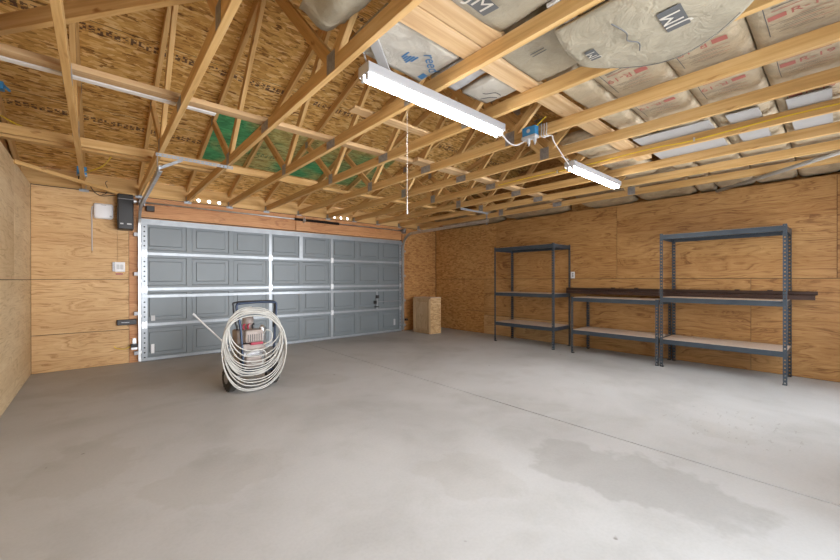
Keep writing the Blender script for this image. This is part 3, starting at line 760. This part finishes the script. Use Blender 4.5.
def batt(label, x0, x1, y0, y1, f, mat, top, prints=(), nx=24, ny=30, name='insulation_batt', group='cream insulation batts above the trusses'):
    t = thing(name, label, 'insulation', ((x0+x1)/2, (y0+y1)/2, ZC), group)
    link('facing', hfield(x0, x1, y0, y1, f, nx, ny, top), mat, t, (x0, y0, ZC), True)
    for p in prints: p(t, f)
    return t
for i, (a, b, lb) in enumerate(((1.36, 2.10, 'tan batt stuffed above the right wall behind the far tube light'), (2.16, 2.95, 'tan batt drooping above the right wall over the low shelving unit'), (3.3, 4.6, 'tan batt drooping above the right wall over the tall unit nearest the door'), (4.75, 6.4, 'tan batt above the right wall near the far corner'))):
    def f(x, y, a=a, b=b, i=i):
        e = min(y-a, b-y)/(b-a)*2
        return ZC+.03+.05*(1-min(1, e*3))**2+wob(x, y, i*2.3+1)-.105*max(0, min(1, (x-6.05)/.3))
    t = thing('insulation_batt', lb, 'insulation', (6.2, (a+b)/2, ZC), 'paper-faced insulation batts above the trusses')
    link('facing', hfield(5.40 if i < 1 else 6.02, 6.675, a, b, f, 40, 24, ZC+.13+.0), 'batt_dark', t, (6.2, a, ZC), True)
def f1(x, y): return ZC+.02-.05*math.sin(PI*min(1, max(0, (x-1.11)/.55)))*(.4+.6*min(1, (1.22-y)*3)) + wob(x, y, 1)
batt('cream batt sagging between the second and third chords, dark logo at the top edge', 1.105, 1.655, -.2, 1.215, f1, 'batt', ZC+.15,
     [lambda t, f: logo(t, 1.365, 1.125, f, .095, (1, 0), (0, -1))])
def f2(x, y): return ZC+.012-.0*math.sin(PI*(x-1.71)/.55)*math.sin(PI*(y-.95)/.41)+wob(x, y, 2)*.4+.006
batt('clean cream batt pillow between the narrow board and the wide plank', 1.715, 2.265, .955, 1.355, f2, 'batt', ZC+.14,
     [lambda t, f: print_on(t, '||', .10, 1.97, 1.17, f, 'ink', (1, 0), (0, -1), 'printed_rule')])
def f3(x, y):
    u = max(0, min(1, (x-1.72)/.72)); v = max(0, min(1, (.86-y)/1.0))
    return 2.408+.05*max(0, 1-u*5)**2+.02*(u-.55)**2+.05*max(0, .2-y)+wob(x, y, 3)*.4
bm = None
def batt3():
    t = thing('insulation_batt', 'large cream batt sagging below the chords with a dark logo, torn curved edge', 'insulation', (2.05, .35, 2.40), 'cream insulation batts above the trusses')
    bm = bmesh.new(); nx, ny = 22, 34; g = []
    for i in range(nx+1):
        row = []
        for j in range(ny+1):
            s_ = i/nx; y = .07+.86*j/ny
            xe = max(1.80, 2.30-2.2*(y-.56)**2)   # curved outer edge
            x = 1.715+(xe-1.715)*s_
            row.append(bm.verts.new((x, y, f3(x, y)-.0+.0)))
        g.append(row)
    for i in range(nx):
        for j in range(ny): bm.faces.new((g[i][j], g[i+1][j], g[i+1][j+1], g[i][j+1]))
    thicken(bm, .022)
    link('facing', bm, 'batt', t, (2.05, .35, 2.4), True)
    f = lambda x, y: f3(x, y)-.024
    logo(t, 1.935, .485, f, .09, (-1, 0), (0, 1))
    logo(t, 1.93, .84, f, .05, (-1, 0), (0, 1))
    for p in ([(1.78, .69), (1.86, .655), (1.92, .67), (1.98, .64), (2.05, .66)],):
        bm = bmesh.new(); tube(bm, smoothpath([(a, b, f(a, b)-.012) for a, b in p]), .003, 5); link('tear_line', bm, 'ink', t, (2, .65, 2.4))
    bm = bmesh.new(); tube(bm, [(x, y, f(x, y)-.012) for x, y in [(2.26-2.2*(y-.56)**2, y) for y in [.28+.03*q for q in range(18)]]], .0016, 5); link('tear_line', bm, 'ink', t, (2.3, .3, 2.4))
batt3()
def f3b(x, y): return ZC+.012+wob(x, y, 8)*.5+.01
batt('flat cream batt filling the third bay above the sagging one', 1.715, 2.265, -.45, .86, f3b, 'batt', ZC+.14)
def f1b(x, y): return ZC+.012+wob(x, y, 9)*.5+.01
batt('flat cream batt at the back of the second bay', 1.105, 1.655, -.45, -.22, f1b, 'batt', ZC+.14)
def f4(x, y): return ZC+.01+wob(x, y, 4)*.6+.01+.05*max(0, 1.60-y)
batt('pale scrap of batt facing with a tear, right of the near light above its end', 1.99, 2.262, 1.52, 1.80, f4, 'batt_pale', ZC+.06,
     [lambda t, f: [link('tear_line', tubes([smoothpath([(a, b, f(a, b)-.002) for a, b in p])], .0028, 5), 'ink', t, (2.1, 1.6, ZC)) for p in ([(2.10, 1.70), (2.13, 1.69), (2.17, 1.64), (2.23, 1.64)], [(2.16, 1.77), (2.20, 1.71), (2.24, 1.68)])]], 12, 12)
def f4b(x, y): return ZC+.03+wob(x, y, 6)*1.4+.01
batt('crumpled grey scrap of insulation beside the torn pale scrap', 1.72, 1.955, 1.55, 1.84, f4b, 'fluff', ZC+.07, (), 12, 12)
def f5(x, y): return ZC+.015+wob(x, y, 5)+.01
batt('pale batt scrap with blue lettering just above the near light', 1.12, 1.66, 1.53, 1.90, f5, 'batt_pale', ZC+.09,
     [lambda t, f: print_on(t, 'reed', .105, 1.575, 1.685, f, 'inkblue', (.8, .6), (.6, -.8)), lambda t, f: patch_on(t, 1.61, 1.65, 1.80, 1.86, f, 'inkblue', 'printed_block'),
      lambda t, f: [patch_on(t, 1.40+.018*q, 1.412+.018*q, 1.70+.012*((q*3) % 4), 1.77+.010*((q*5) % 4), f, 'inkblue', 'printed_block', .003, 1, 3) for q in range(5)]], 18, 14)
# draped scraps left of the third truss, up in the webs
def drape(label, pts, mat):
    bm = bmesh.new(); n = 14; A, B, Cc, Dd = [Vector(p) for p in pts]; g = []
    for i in range(n+1):
        r_ = []
        for j in range(n+1):
            u, v = i/n, j/n
            p = (A*(1-u)+B*u)*(1-v)+(Dd*(1-u)+Cc*u)*v
            p.z += -.07*math.sin(PI*u)*math.sin(PI*(.3+.7*v))+.014*math.sin(9*u+4*v)+.008*math.sin(16*v)
            r_.append(bm.verts.new(p))
        g.append(r_)
    for i in range(n):
        for j in range(n): bm.faces.new((g[i][j], g[i+1][j], g[i+1][j+1], g[i][j+1]))
    thicken(bm, .03)
    return single('insulation_scrap', bm, mat, label, 'insulation', None, True)
drape('silvery white crumpled insulation scrap at the top edge, above the second bay', ((.53, 1.86, 2.86), (.70, 1.95, 2.75), (.70, 1.2, 2.7), (.50, 1.2, 2.85)), 'fluff')
drape('cream insulation flap drooping between the second and third chords', ((.82, 1.90, 2.69), (1.03, 1.82, 2.67), (1.03, 1.1, 2.68), (.80, 1.1, 2.70)), 'batt')
for (a, b, lb) in ((.72, 1.30, 'largest'), (.41, .61, 'middle'), (.03, .26, 'rightmost')):
    single('foam_panel', boxes((3.86, 4.92, a, b, ZC+.001, ZC+.009)), 'foam', '%s white foam panel lying on the chords by the yellow cable' % lb if lb != 'largest' else 'largest white foam panel lying on the chords beside the yellow cable', 'panel', 'white foam panels on the chords')

# ------------------------------------------------------------------ cables on the chords
xk = tx(7)-.026
t = thing('yellow_cable', 'long yellow electric cable stapled along the side of one truss chord', 'cable', (xk, 1.2, HC+.02))
bm = bmesh.new(); tube(bm, smoothpath([(xk, 3.05, HC+.035), (xk, 2.5, HC+.04), (xk, 1.9, HC+.03), (xk, 1.2, HC+.04), (xk, .9, HC+.025), (xk, .3, HC+.045), (xk, -.3, HC+.04)]), .0055, 6); link('cable', bm, 'yellow', t, (xk, 1.2, HC+.02))
for q in (.87, 2.2): link('staple', boxes((xk-.008, xk+.007, q-.006, q+.006, HC+.018, HC+.05)), 'white', t, (xk, q, HC))
bm = bmesh.new(); tube(bm, smoothpath([(-.14, 6.42, 2.60), (-.05, 6.2, 2.60), (.05, 5.95, 2.62), (.12, 5.6, 2.66), (.16, 5.5, 2.74)]), .008, 6); single('yellow_cable', bm, 'yellow', 'short yellow cable leaving the blue box on the first truss', 'cable')
bm = bmesh.new(); tube(bm, smoothpath([(-.72, 4.95, 2.72), (-.66, 5.1, 2.73), (-.60, 5.2, 2.72), (-.5, 5.3, 2.71)]), .006, 6); single('yellow_cable', bm, 'yellow', 'short yellow cable at the left picture edge above the left wall', 'cable')
t = thing('junction_box', 'blue electrical box at the front end of the truss nearest the left wall', 'electrical box', (-.13, 6.5, 2.56))
link('box_body', rbox(-.20, -.105, 6.36, 6.42, 2.565, 2.665, .004, 1), 'blue', t, (-.13, 6.5, 2.56)); link('outlet_face', rbox(-.205, -.10, 6.355, 6.425, 2.548, 2.565, .003, 1), 'white', t, (-.13, 6.5, 2.56))
bm = bmesh.new(); tube(bm, smoothpath([(-.18, 6.39, 2.55), (-.18, 6.40, 2.50), (-.13, 6.5, 2.48), (-.145, 6.55, 2.555)]), .007, 6); link('plug', bm, 'black', t, (-.13, 6.5, 2.56))
t = thing('junction_box', 'blue electrical box at the left picture edge by the gable framing', 'electrical box', (-.70, 5.1, 2.95))
link('box_body', rbox(-.70, -.645, 5.02, 5.10, 2.96, 3.03, .004, 1), 'blue', t, (-.70, 5.1, 2.95)); bm = bmesh.new(); tube(bm, smoothpath([(-.645, 5.05, 3.0), (-.63, 5.09, 2.995), (-.62, 5.12, 2.99)]), .012, 6); link('clamp', bm, 'blue', t, (-.70, 5.1, 2.95))
xj = tx(5)-.02
t = thing('junction_box', 'blue electrical box between the two tube lights with white plugs under it', 'electrical box', (xj, 1.78, 2.5))
link('box_body', rbox(xj-.060, xj, 1.72, 1.85, HC+.005, HC+.090, .005, 1), 'blue', t, (xj, 1.78, 2.5))
link('outlet_face', rbox(xj-.065, xj-.001, 1.715, 1.855, HC-.015, HC+.010, .003, 1), 'white', t, (xj, 1.78, 2.5))
bm = bmesh.new(); lathe(bm, (xj-.060, 1.785, HC+.05), (-1, 0, 0), [(0, .018), (.002, .018), (.003, .012)], 14); link('knockout', bm, 'white', t, (xj, 1.78, 2.5))
for a in (1.74, 1.80):
    bm = bmesh.new(); lathe(bm, (xj-.03, a, HC-.012), (0, 0, -1), [(0, .014), (.03, .014), (.045, .007), (.06, .006)], 10); link('plug', bm, 'white', t, (xj, a, 2.45))
bm = bmesh.new()
for q in range(3):
    tube(bm, smoothpath([(xj-.006, 1.69-.024*q, HC+.092), (xj-.012, 1.685-.024*q, HC+.04), (xj-.008, 1.69-.024*q, HC-.010), (xj+.045, 1.68-.024*q, HC-.008), (xj+.052, 1.69-.024*q, HC+.01)], 4), .0045, 6)
single('cord_wrap', bm, 'cord', 'loops of spare white cord wrapped on the chord beside the blue junction box', 'cord')
bm = bmesh.new(); tube(bm, smoothpath([(xj-.03, 1.72, HC+.085), (xj-.03, 1.69, HC+.105), (xj-.02, 1.64, HC+.14)]), .0045, 6); single('yellow_cable', bm, 'yellow', 'short yellow cable entering the blue junction box from the plank', 'cable')

# ------------------------------------------------------------------ tube lights
def fixture(label, x0, x1, yc, z, hooks, zt=2.463):
    t = thing('tube_light', label, 'light fixture', ((x0+x1)/2, yc, z), 'hanging fluorescent tube lights')
    # housing: tapered channel
    bm = bmesh.new()
    prof = [(-.052, z+.030), (-.049, z+.030), (-.044, z+.042), (.044, z+.042), (.049, z+.030), (.052, z+.030), (.056, z+.040), (.056, z+.086), (.046, z+.094), (-.046, z+.094), (-.056, z+.086), (-.056, z+.040)]
    A = [bm.verts.new((x0, yc+a, b)) for a, b in prof]; B = [bm.verts.new((x1, yc+a, b)) for a, b in prof]
    for i in range(len(prof)): bm.faces.new((A[i], A[(i+1) % len(prof)], B[(i+1) % len(prof)], B[i]))
    bm.faces.new(A[::-1]); bm.faces.new(B)
    link('housing', bm, 'fixture', t, ((x0+x1)/2, yc, z))
    for s in (-.024, .024):
        bm = bmesh.new(); tube(bm, [(x0+.025, yc+s, z+.022), (x1-.025, yc+s, z+.022)], .0155, 14); link('tube', bm, 'tube', t, ((x0+x1)/2, yc+s, z), True)
        for x in (x0, x1-.022):
            link('tube_socket', rbox(x+.001, x+.021, yc+s-.014, yc+s+.014, z+.0, z+.045, .004, 1), 'white', t, (x, yc+s, z))
    for x in (x0, x1): link('end_cap', boxes((x-.002, x+.002, yc-.054, yc+.054, z+.032, z+.090)), 'white', t, (x, yc, z))
    for hx, hy, ex, ey, ez in hooks:   # chains
        bm = bmesh.new(); a = Vector((hx, hy, z+.09)); b = Vector((ex, ey, ez)); a.z += .005; n = max(2, int((b-a).length/.016)); d = (b-a)/n
        for i in range(n):
            c = a+d*(i+.5); ax = Vector((1, 0, 0)) if i % 2 else Vector((0, 1, 0)); up_ = d.normalized()*.011; sx_ = ax*.005
            tube(bm, [c+up_*math.cos(q*PI/4)+sx_*math.sin(q*PI/4) for q in range(8)], .0016, 5, closed=True)
        link('chain', bm, 'galv', t, (hx, hy, z))
    return t
fixture('near long tube light, hanging from the third truss, largest in the picture', 1.145, 2.42, 1.79, 2.358, [(1.17, 1.79, 1.08, 1.70, 2.468), (2.39, 1.79, 2.30, 1.79, 2.468)])
fixture('far tube light, smaller, hanging right of the blue junction box', 3.72, 4.96, 1.86, 2.365, [(3.78, 1.86, 3.545, 1.86, 2.468), (4.90, 1.86, 4.74, 1.86, 2.468)])
bm = bmesh.new(); tube(bm, smoothpath([(2.425, 1.79, 2.41), (2.50, 1.80, 2.375), (2.60, 1.82, 2.36), (2.70, 1.83, 2.37), (2.79, 1.835, 2.41), (xj-.04, 1.84, HC-.02)]), .006, 6); single('light_cord', bm, 'cord', 'white cord sagging from the near light to the blue junction box', 'cord')
bm = bmesh.new(); tube(bm, smoothpath([(xj+.050, 1.62, HC-.01), (3.05, 1.67, 2.445), (3.35, 1.76, 2.435), (3.60, 1.83, 2.42), (3.712, 1.86, 2.42)]), .006, 6); single('light_cord', bm, 'cord', 'white cord running down to the left end of the far light', 'cord')
t = thing('pull_string', 'thin white pull string hanging straight down beyond the near light', 'string', (1.715, 2.14, 1.70))
bm = bmesh.new(); tube(bm, [(1.718, 2.10, 1.73), (1.718, 2.10, HC)], .0013, 6); link('string', bm, 'cord', t, (1.715, 2.14, 1.7))
bm = bmesh.new(); lathe(bm, (1.718, 2.10, 1.70), (0, 0, 1), [(0, .003), (.006, .0055), (.035, .004), (.10, .003)], 10); link('string_tip', bm, 'white', t, (1.715, 2.14, 1.7))

# long conduit under the chords at the right
bm = bmesh.new(); tube(bm, [(6.46, 1.11, 2.437), (4.95, -.44, 2.437)], .022, 14); single('conduit', bm, 'pvc', 'grey pipe slanting under the chords at the upper right', 'pipe', None, True)

# ------------------------------------------------------------------ shelving units
def post(t, x, y, h, sx, sy):
    bm = bmesh.new(); n = int(h/.044)
    perforated(bm, (x, y, .002), (0, 0, 1), (sx, 0, 0), h-.002, .036, n, .0085, 8)
    perforated(bm, (x, y, .002), (0, 0, 1), (0, sy, 0), h-.002, .036, n, .0085, 8)
    bmesh.ops.remove_doubles(bm, verts=bm.verts, dist=.0002)
    bmesh.ops.solidify(bm, geom=list(bm.faces), thickness=.0018)
    p = link('post', bm, 'rack', t, (x, y, 0))
    bm = bmesh.new(); box(bm, min(x, x+sx*.040), max(x, x+sx*.040), min(y, y+sy*.040), max(y, y+sy*.040), 0, .012)
    link('post_foot', bm, 'black', p, (x, y, 0))
def rack(label, y0, y1, h, tops, group='steel shelving units along the right wall'):
    x0, x1 = 5.90, 6.50
    t = thing('shelving_unit', label, 'shelving unit', ((x0+x1)/2, (y0+y1)/2, 0), group)
    for x, sx in ((x0, 1), (x1, -1)):
        for y, sy in ((y0, 1), (y1, -1)): post(t, x, y, h, sx, sy)
    for z in tops:
        s = link('shelf', boxes((x0+.006, x1-.006, y0+.006, y1-.006, z-.014, z)), 'mdf', t, ((x0+x1)/2, (y0+y1)/2, z))
        e = .003; hh = .062; g = .0035
        for bb in ((x0+g, x0+g+e, y0+.004, y1-.004), (x1-g-e, x1-g, y0+.004, y1-.004), (x0+.008, x1-.008, y0+g, y0+g+e), (x0+.008, x1-.008, y1-g-e, y1-g)):
            dx = bb[1]-bb[0] < .01
            bm = boxes((bb[0], bb[1], bb[2], bb[3], z-hh-.004, z-.002))
            inw = 1 if (bb[0] < (x0+x1)/2 if dx else bb[2] < (y0+y1)/2) else -1
            if dx: box(bm, *sorted((bb[0], bb[0]+inw*.022)), bb[2]+.03, bb[3]-.03, z-.020, z-.0165)
            else: box(bm, bb[0]+.03, bb[1]-.03, *sorted((bb[2], bb[2]+inw*.022)), z-.020, z-.0165)
            link('shelf_beam', bm, 'rack', s, (bb[0], bb[2], z))
        link('shelf_brace', boxes((x0+.008, x1-.008, (y0+y1)/2-.015, (y0+y1)/2+.015, z-.024, z-.0205)), 'rack', s, (x0, (y0+y1)/2, z))
    return t
rack('tall three-tier steel shelving unit nearest the garage door', 3.235, 4.495, 1.85, (.385, .965, 1.835))
rack('low two-tier steel shelving unit between the two tall ones', 1.665, 2.925, .93, (.385, .92))
rack('tall three-tier steel shelving unit farthest from the garage door', .385, 1.645, 1.85, (.385, .965, 1.835))

# long brown profiles lying on the shelves
for i, (yy, zz, a, b, w_, h_, lb) in enumerate(((6.40, .966, .18, 3.24, .10, .055, 'long dark brown metal beam lying across the shelves, in front'), (6.46, 1.022, .16, 3.28, .055, .045, 'second dark brown metal beam resting on top at the wall side'))):
    t = thing('metal_beam', lb, 'metal beam', (yy, (a+b)/2, zz), 'dark brown metal beams on the shelves')
    x0_, x1_ = yy-w_/2, yy+w_/2
    if i == 0: box_ = ((x0_, x1_, a, b, zz, zz+.006), (x0_, x1_, a, b, zz+h_-.006, zz+h_), (x0_, x0_+.006, a, b, zz+.006, zz+h_-.006))
    else: box_ = ((x0_, x1_, a, b, zz, zz+.006), (x0_, x0_+.005, a, b, zz, zz+h_), (x0_, x0_+.02, a, b, zz+h_-.004, zz+h_))
    link('profile', boxes(*box_), 'brown', t, (yy, a, zz))
    if i == 1:
        for q in (.55, .87, 2.1, 2.45): link('clip', boxes((x0_-.004, x0_+.03, q, q+.05, zz+h_, zz+h_+.012)), 'brown', t, (yy, q, zz))

# outlet on right wall
t = thing('wall_outlet', 'small pale outlet on the right wall above the brown beams', 'outlet', (XR, 3.21, 1.25))
link('plate', rbox(XR-.008, XR-.001, 3.17, 3.245, 1.235, 1.355, .002, 1), 'sheath_w', t, (XR, 3.21, 1.25))
for z in (1.265, 1.305): link('socket', rbox(XR-.0105, XR-.008, 3.192, 3.223, z, z+.028, .001, 1), 'galv_dull', t, (XR, 3.21, z))

# ------------------------------------------------------------------ cabinet in the corner
cx0, cx1, cy0, cy1, ch = 5.53, 5.87, 5.97, 6.54, .80
t = thing('cabinet', 'small wooden wall cabinet standing on the floor in the far corner', 'cabinet', ((cx0+cx1)/2, (cy0+cy1)/2, 0))
link('carcass', boxes((cx0+.021, cx1, cy0, cy0+.014, 0, ch-.001), (cx0+.021, cx1, cy1-.014, cy1, 0, ch-.001), (cx1-.01, cx1, cy0+.014, cy1-.014, .005, ch-.01), (cx0+.021, cx1-.01, cy0+.014, cy1-.014, .01, .03)), 'osb_cab', t, (cx0, cy0, 0))
link('top_panel', boxes((cx0+.02, cx1+.002, cy0-.002, cy1+.002, ch, ch+.012)), 'mdf', t, (cx0, cy0, ch))
link('face_frame', boxes((cx0+.005, cx0+.02, cy0-.001, cy0+.035, 0, ch), (cx0+.005, cx0+.02, cy1-.035, cy1+.001, 0, ch), (cx0+.005, cx0+.02, cy0+.035, cy1-.035, 0, .04), (cx0+.005, cx0+.02, cy0+.035, cy1-.035, ch-.04, ch)), 'oak', t, (cx0, cy0, 0))
dx = cx0-.018
d_ = link('cabinet_door', boxes((dx, dx+.022, cy0+.012, cy0+.075, .015, ch-.015), (dx, dx+.022, cy1-.075, cy1-.012, .015, ch-.015), (dx, dx+.022, cy0+.075, cy1-.075, .015, .08), (dx, dx+.022, cy0+.075, cy1-.075, ch-.08, ch-.015), (dx+.019, dx+.0215, cy0+.075, cy1-.075, .08, ch-.08)), 'oak', t, (dx, cy0, 0))
bm = bmesh.new(); R1 = [bm.verts.new((dx+.0188, a, b)) for a, b in ((cy0+.085, .09), (cy1-.085, .09), (cy1-.085, ch-.09), (cy0+.085, ch-.09))]; R2 = [bm.verts.new((dx+.008, a, b)) for a, b in ((cy0+.115, .12), (cy1-.115, .12), (cy1-.115, ch-.12), (cy0+.115, ch-.12))]
for q in range(4): bm.faces.new((R1[q], R1[(q+1) % 4], R2[(q+1) % 4], R2[q]))
bm.faces.new(R2); link('raised_panel', bm, 'oak', d_, (dx, cy0, 0))

# ------------------------------------------------------------------ wheeled sprayer with a hose coil
mx, my = 1.31, 4.42
ang = .10
t = thing('pressure_washer', 'wheeled machine with cream engine cover and dark handle, standing before the garage door', 'pressure washer', (mx, my, 0))
def mp(x, y, z):     # machine-local to world: x right, y towards the camera
    c, s = math.cos(ang), math.sin(ang)
    return Vector((mx+x*c+y*s, my+x*s-y*c, z))
def mbox(name, x0, x1, y0, y1, z0, z1, mat, r=.01, parent=None):
    bm = rbox(x0, x1, y0, y1, z0, z1, r)
    for v in bm.verts: v.co = mp(v.co.x, v.co.y, v.co.z)
    return link(name, bm, mat, parent or t, mp((x0+x1)/2, (y0+y1)/2, z0))
ax = mp(1, 0, 0)-mp(0, 0, 0)
for s in (-1, 1):
    c = mp(s*.235, .02, .145)
    bm = bmesh.new(); lathe(bm, c-ax*.04, ax, [(0, .085), (.002, .118), (.014, .139), (.026, .144), (.054, .144), (.066, .139), (.078, .118), (.08, .085)], 32)
    wv = link('wheel', bm, 'rubber', t, c, True)
    bm = bmesh.new()
    for q in range(22):
        a = 2*PI*q/22; fwd = mp(0, math.cos(a), 0)-mp(0, 0, 0)
        d = Vector((fwd.x, fwd.y, math.sin(a))); tg = d.cross(ax)
        for side in (-1, 1):
            cc = c+d*.1425+ax*(.017*side)+tg*(.006*side)
            vs = [cc+ax*(u*.013)+tg*(v*.009)+d*(w_*.0025) for w_ in (-1, 1) for u, v in ((-1, -1), (1, -1), (1, 1), (-1, 1))]
            V = [bm.verts.new(p) for p in vs]
            for fc in ((3,2,1,0),(4,5,6,7),(0,1,5,4),(1,2,6,5),(2,3,7,6),(3,0,4,7)): bm.faces.new([V[i] for i in fc])
    link('tread', bm, 'rubber', wv, c)
    bm = bmesh.new(); lathe(bm, c-ax*.044, ax, [(0, .03), (.006, .07), (.02, .083), (.068, .083), (.082, .07), (.088, .03)], 20); link('rim', bm, 'galv_dull', wv, c)
bm = tubes([[mp(-.25, .02, .145), mp(.25, .02, .145)]], .010); link('axle', bm, 'galv_dull', t, mp(0, 0, .14))
def mtube(name, paths, r, mat, n=8, sm=6, parent=None):
    bm = bmesh.new()
    for p in paths: tube(bm, smoothpath([mp(*q) for q in p], sm), r, n)
    return link(name, bm, mat, parent or t, mp(*paths[0][0]), True)
mtube('frame', [[(s*.17, -.30, .04), (s*.17, -.27, .16), (s*.17, .0, .19), (s*.17, .16, .20)] for s in (-1, 1)]+[[(-.17, y, z), (.17, y, z)] for y, z in ((-.28, .14), (.0, .19), (.15, .20))], .014, 'navy')
mtube('handle', [[(q[0]*.95+.045*min(1, q[2]/.6), q[1], q[2]) for q in [(-.16, .13, .20), (-.185, .12, .45), (-.205, .09, .70), (-.232, .06, .90), (-.225, .055, .945), (-.19, .05, .955), (.0, .05, .962), (.19, .05, .955), (.232, .055, .945), (.238, .06, .90), (.205, .09, .70), (.19, .12, .45), (.165, .13, .20)]]], .0135, 'navy', 10)
mtube('upper_handle', [[(q[0]*.95+.045, q[1], q[2]) for q in [(-.215, .03, .66), (-.235, .0, .80), (-.245, -.005, .92), (-.225, -.01, .965), (.0, -.01, .972), (.225, -.01, .965), (.245, -.005, .92), (.235, .0, .8), (.215, .03, .66)]]], .009, 'darksteel', 8)
mbox('base_plate', -.15, .15, -.24, .12, .19, .215, 'navy', .004)
mbox('engine_block', -.12, .12, -.20, .06, .215, .42, 'galv_dull', .02)
mbox('pump', -.10, .08, .04, .12, .24, .36, 'engine', .02)
for i in range(6): mbox('cooling_fin', -.125, .125, -.19, .065, .26+.025*i, .268+.025*i, 'galv', .002)
mbox('lower_cover', -.14, .14, -.22, .08, .42, .50, 'engine', .02)
mbox('red_band', -.04, .10, .0, .10, .485, .515, 'redplastic', .008)
cv = mbox('engine_cover', -.10, .10, -.10, .11, .515, .655, 'engine', .022)
for i in range(7): mbox('vent_slot', -.078+.024*i, -.070+.024*i, .108, .1125, .53, .61, 'black', .001, cv)
mbox('side_cover', -.165, -.095, -.12, .05, .49, .66, 'engine', .02)
for q in range(3): mtube('control_lever', [[(-.07+.05*q, -.02, .65), (-.08+.05*q, -.01, .70), (-.06+.05*q, .0, .715)]], .010, 'redplastic' if q < 2 else 'black', 8, 3)
bm = bmesh.new(); lathe(bm, mp(.02, -.13, .50), (0, 0, 1), [(0, .06), (.27, .06), (.285, .05), (.29, .02)], 20); link('fuel_tank', bm, 'engine', t, mp(.02, -.13, .5), True)
bm = bmesh.new(); lathe(bm, mp(.135, -.02, .42), (0, 0, 1), [(0, .02), (.02, .036), (.22, .036), (.25, .028), (.27, .012)], 18); link('filter_cylinder', bm, 'galv', t, mp(.135, -.02, .42), True)
mtube('supply_line', [[(.10, .10, .48), (.17, .13, .52), (.19, .12, .60), (.15, .08, .64), (.12, .04, .60)], [(-.10, .12, .40), (-.02, .16, .44), (.08, .15, .42), (.12, .12, .34), (.05, .14, .28), (-.06, .14, .30)]], .008, 'hose', 8)
mtube('gauge_line', [[(-.14, .10, .30), (-.19, .14, .40), (-.16, .13, .50), (-.10, .10, .52)]], .007, 'black', 8)

# hose: one continuous line coiled many times over the handle
rnd = random.Random(5)
loops = 15; pts = []; per = 28
specs = []
bots = [.47, .40, .34, .30, .27, .24, .215, .19, .165, .25, .14, .115, .09, .05, .02]
for i in range(loops):
    k_ = (.47-bots[i])/.45
    specs.append((.265+.078*k_+.012*(rnd.random()-.5), .905-.075*k_+.03*(rnd.random()-.5), bots[i], .155+.008*(i % 5)+.06*k_, -.030+.045*(rnd.random()-.5)))
for i in range(loops):
    s0, s1 = specs[i], specs[min(i+1, loops-1)]
    for j in range(per):
        u = j/per; a = 2*PI*u
        hw, tp, bt, yy, xo = [p*(1-u)+q*u for p, q in zip(s0, s1)]
        cz = (tp+bt)/2; hh = (tp-bt)/2
        z = cz+hh*math.cos(a)
        wz = 1+.05*math.cos(a)                   # a little narrower near the top
        x = xo-hw*math.copysign(abs(math.sin(a))**.82, math.sin(a))*wz
        y_ = yy-.10*max(0, math.cos(a))**1.5+.012*math.sin(3*a+i)
        # rest the top of each turn over the handle posts
        pts.append(mp(x, y_, max(z, .012)))
bm = bmesh.new(); tube(bm, smoothpath(pts, 3), .0064, 8)
hs = single('hose_coil', bm, 'hose', 'long cream hose coiled in many loops over the machine handle', 'hose', None, True)
t2 = thing('spray_wand', 'thin white spray wand sticking out left of the hose coil', 'spray wand', (.77, 4.5, .84))
bm = bmesh.new(); tube(bm, [(.765, 4.49, .845), (1.02, 4.42, .545), (1.07, 4.40, .49)], .008, 8); link('wand', bm, 'cord', t2, (.9, 4.46, .7))
bm = bmesh.new(); tube(bm, [(.752, 4.494, .86), (.775, 4.488, .834)], .012, 8); link('nozzle', bm, 'white', t2, (.76, 4.49, .85))
bm = bmesh.new(); tube(bm, smoothpath([(1.02, 4.41, .545), (1.035, 4.40, .47), (1.03, 4.39, .36)]), .013, 8); link('grip', bm, 'wood_tan', t2, (1.02, 4.41, .5))
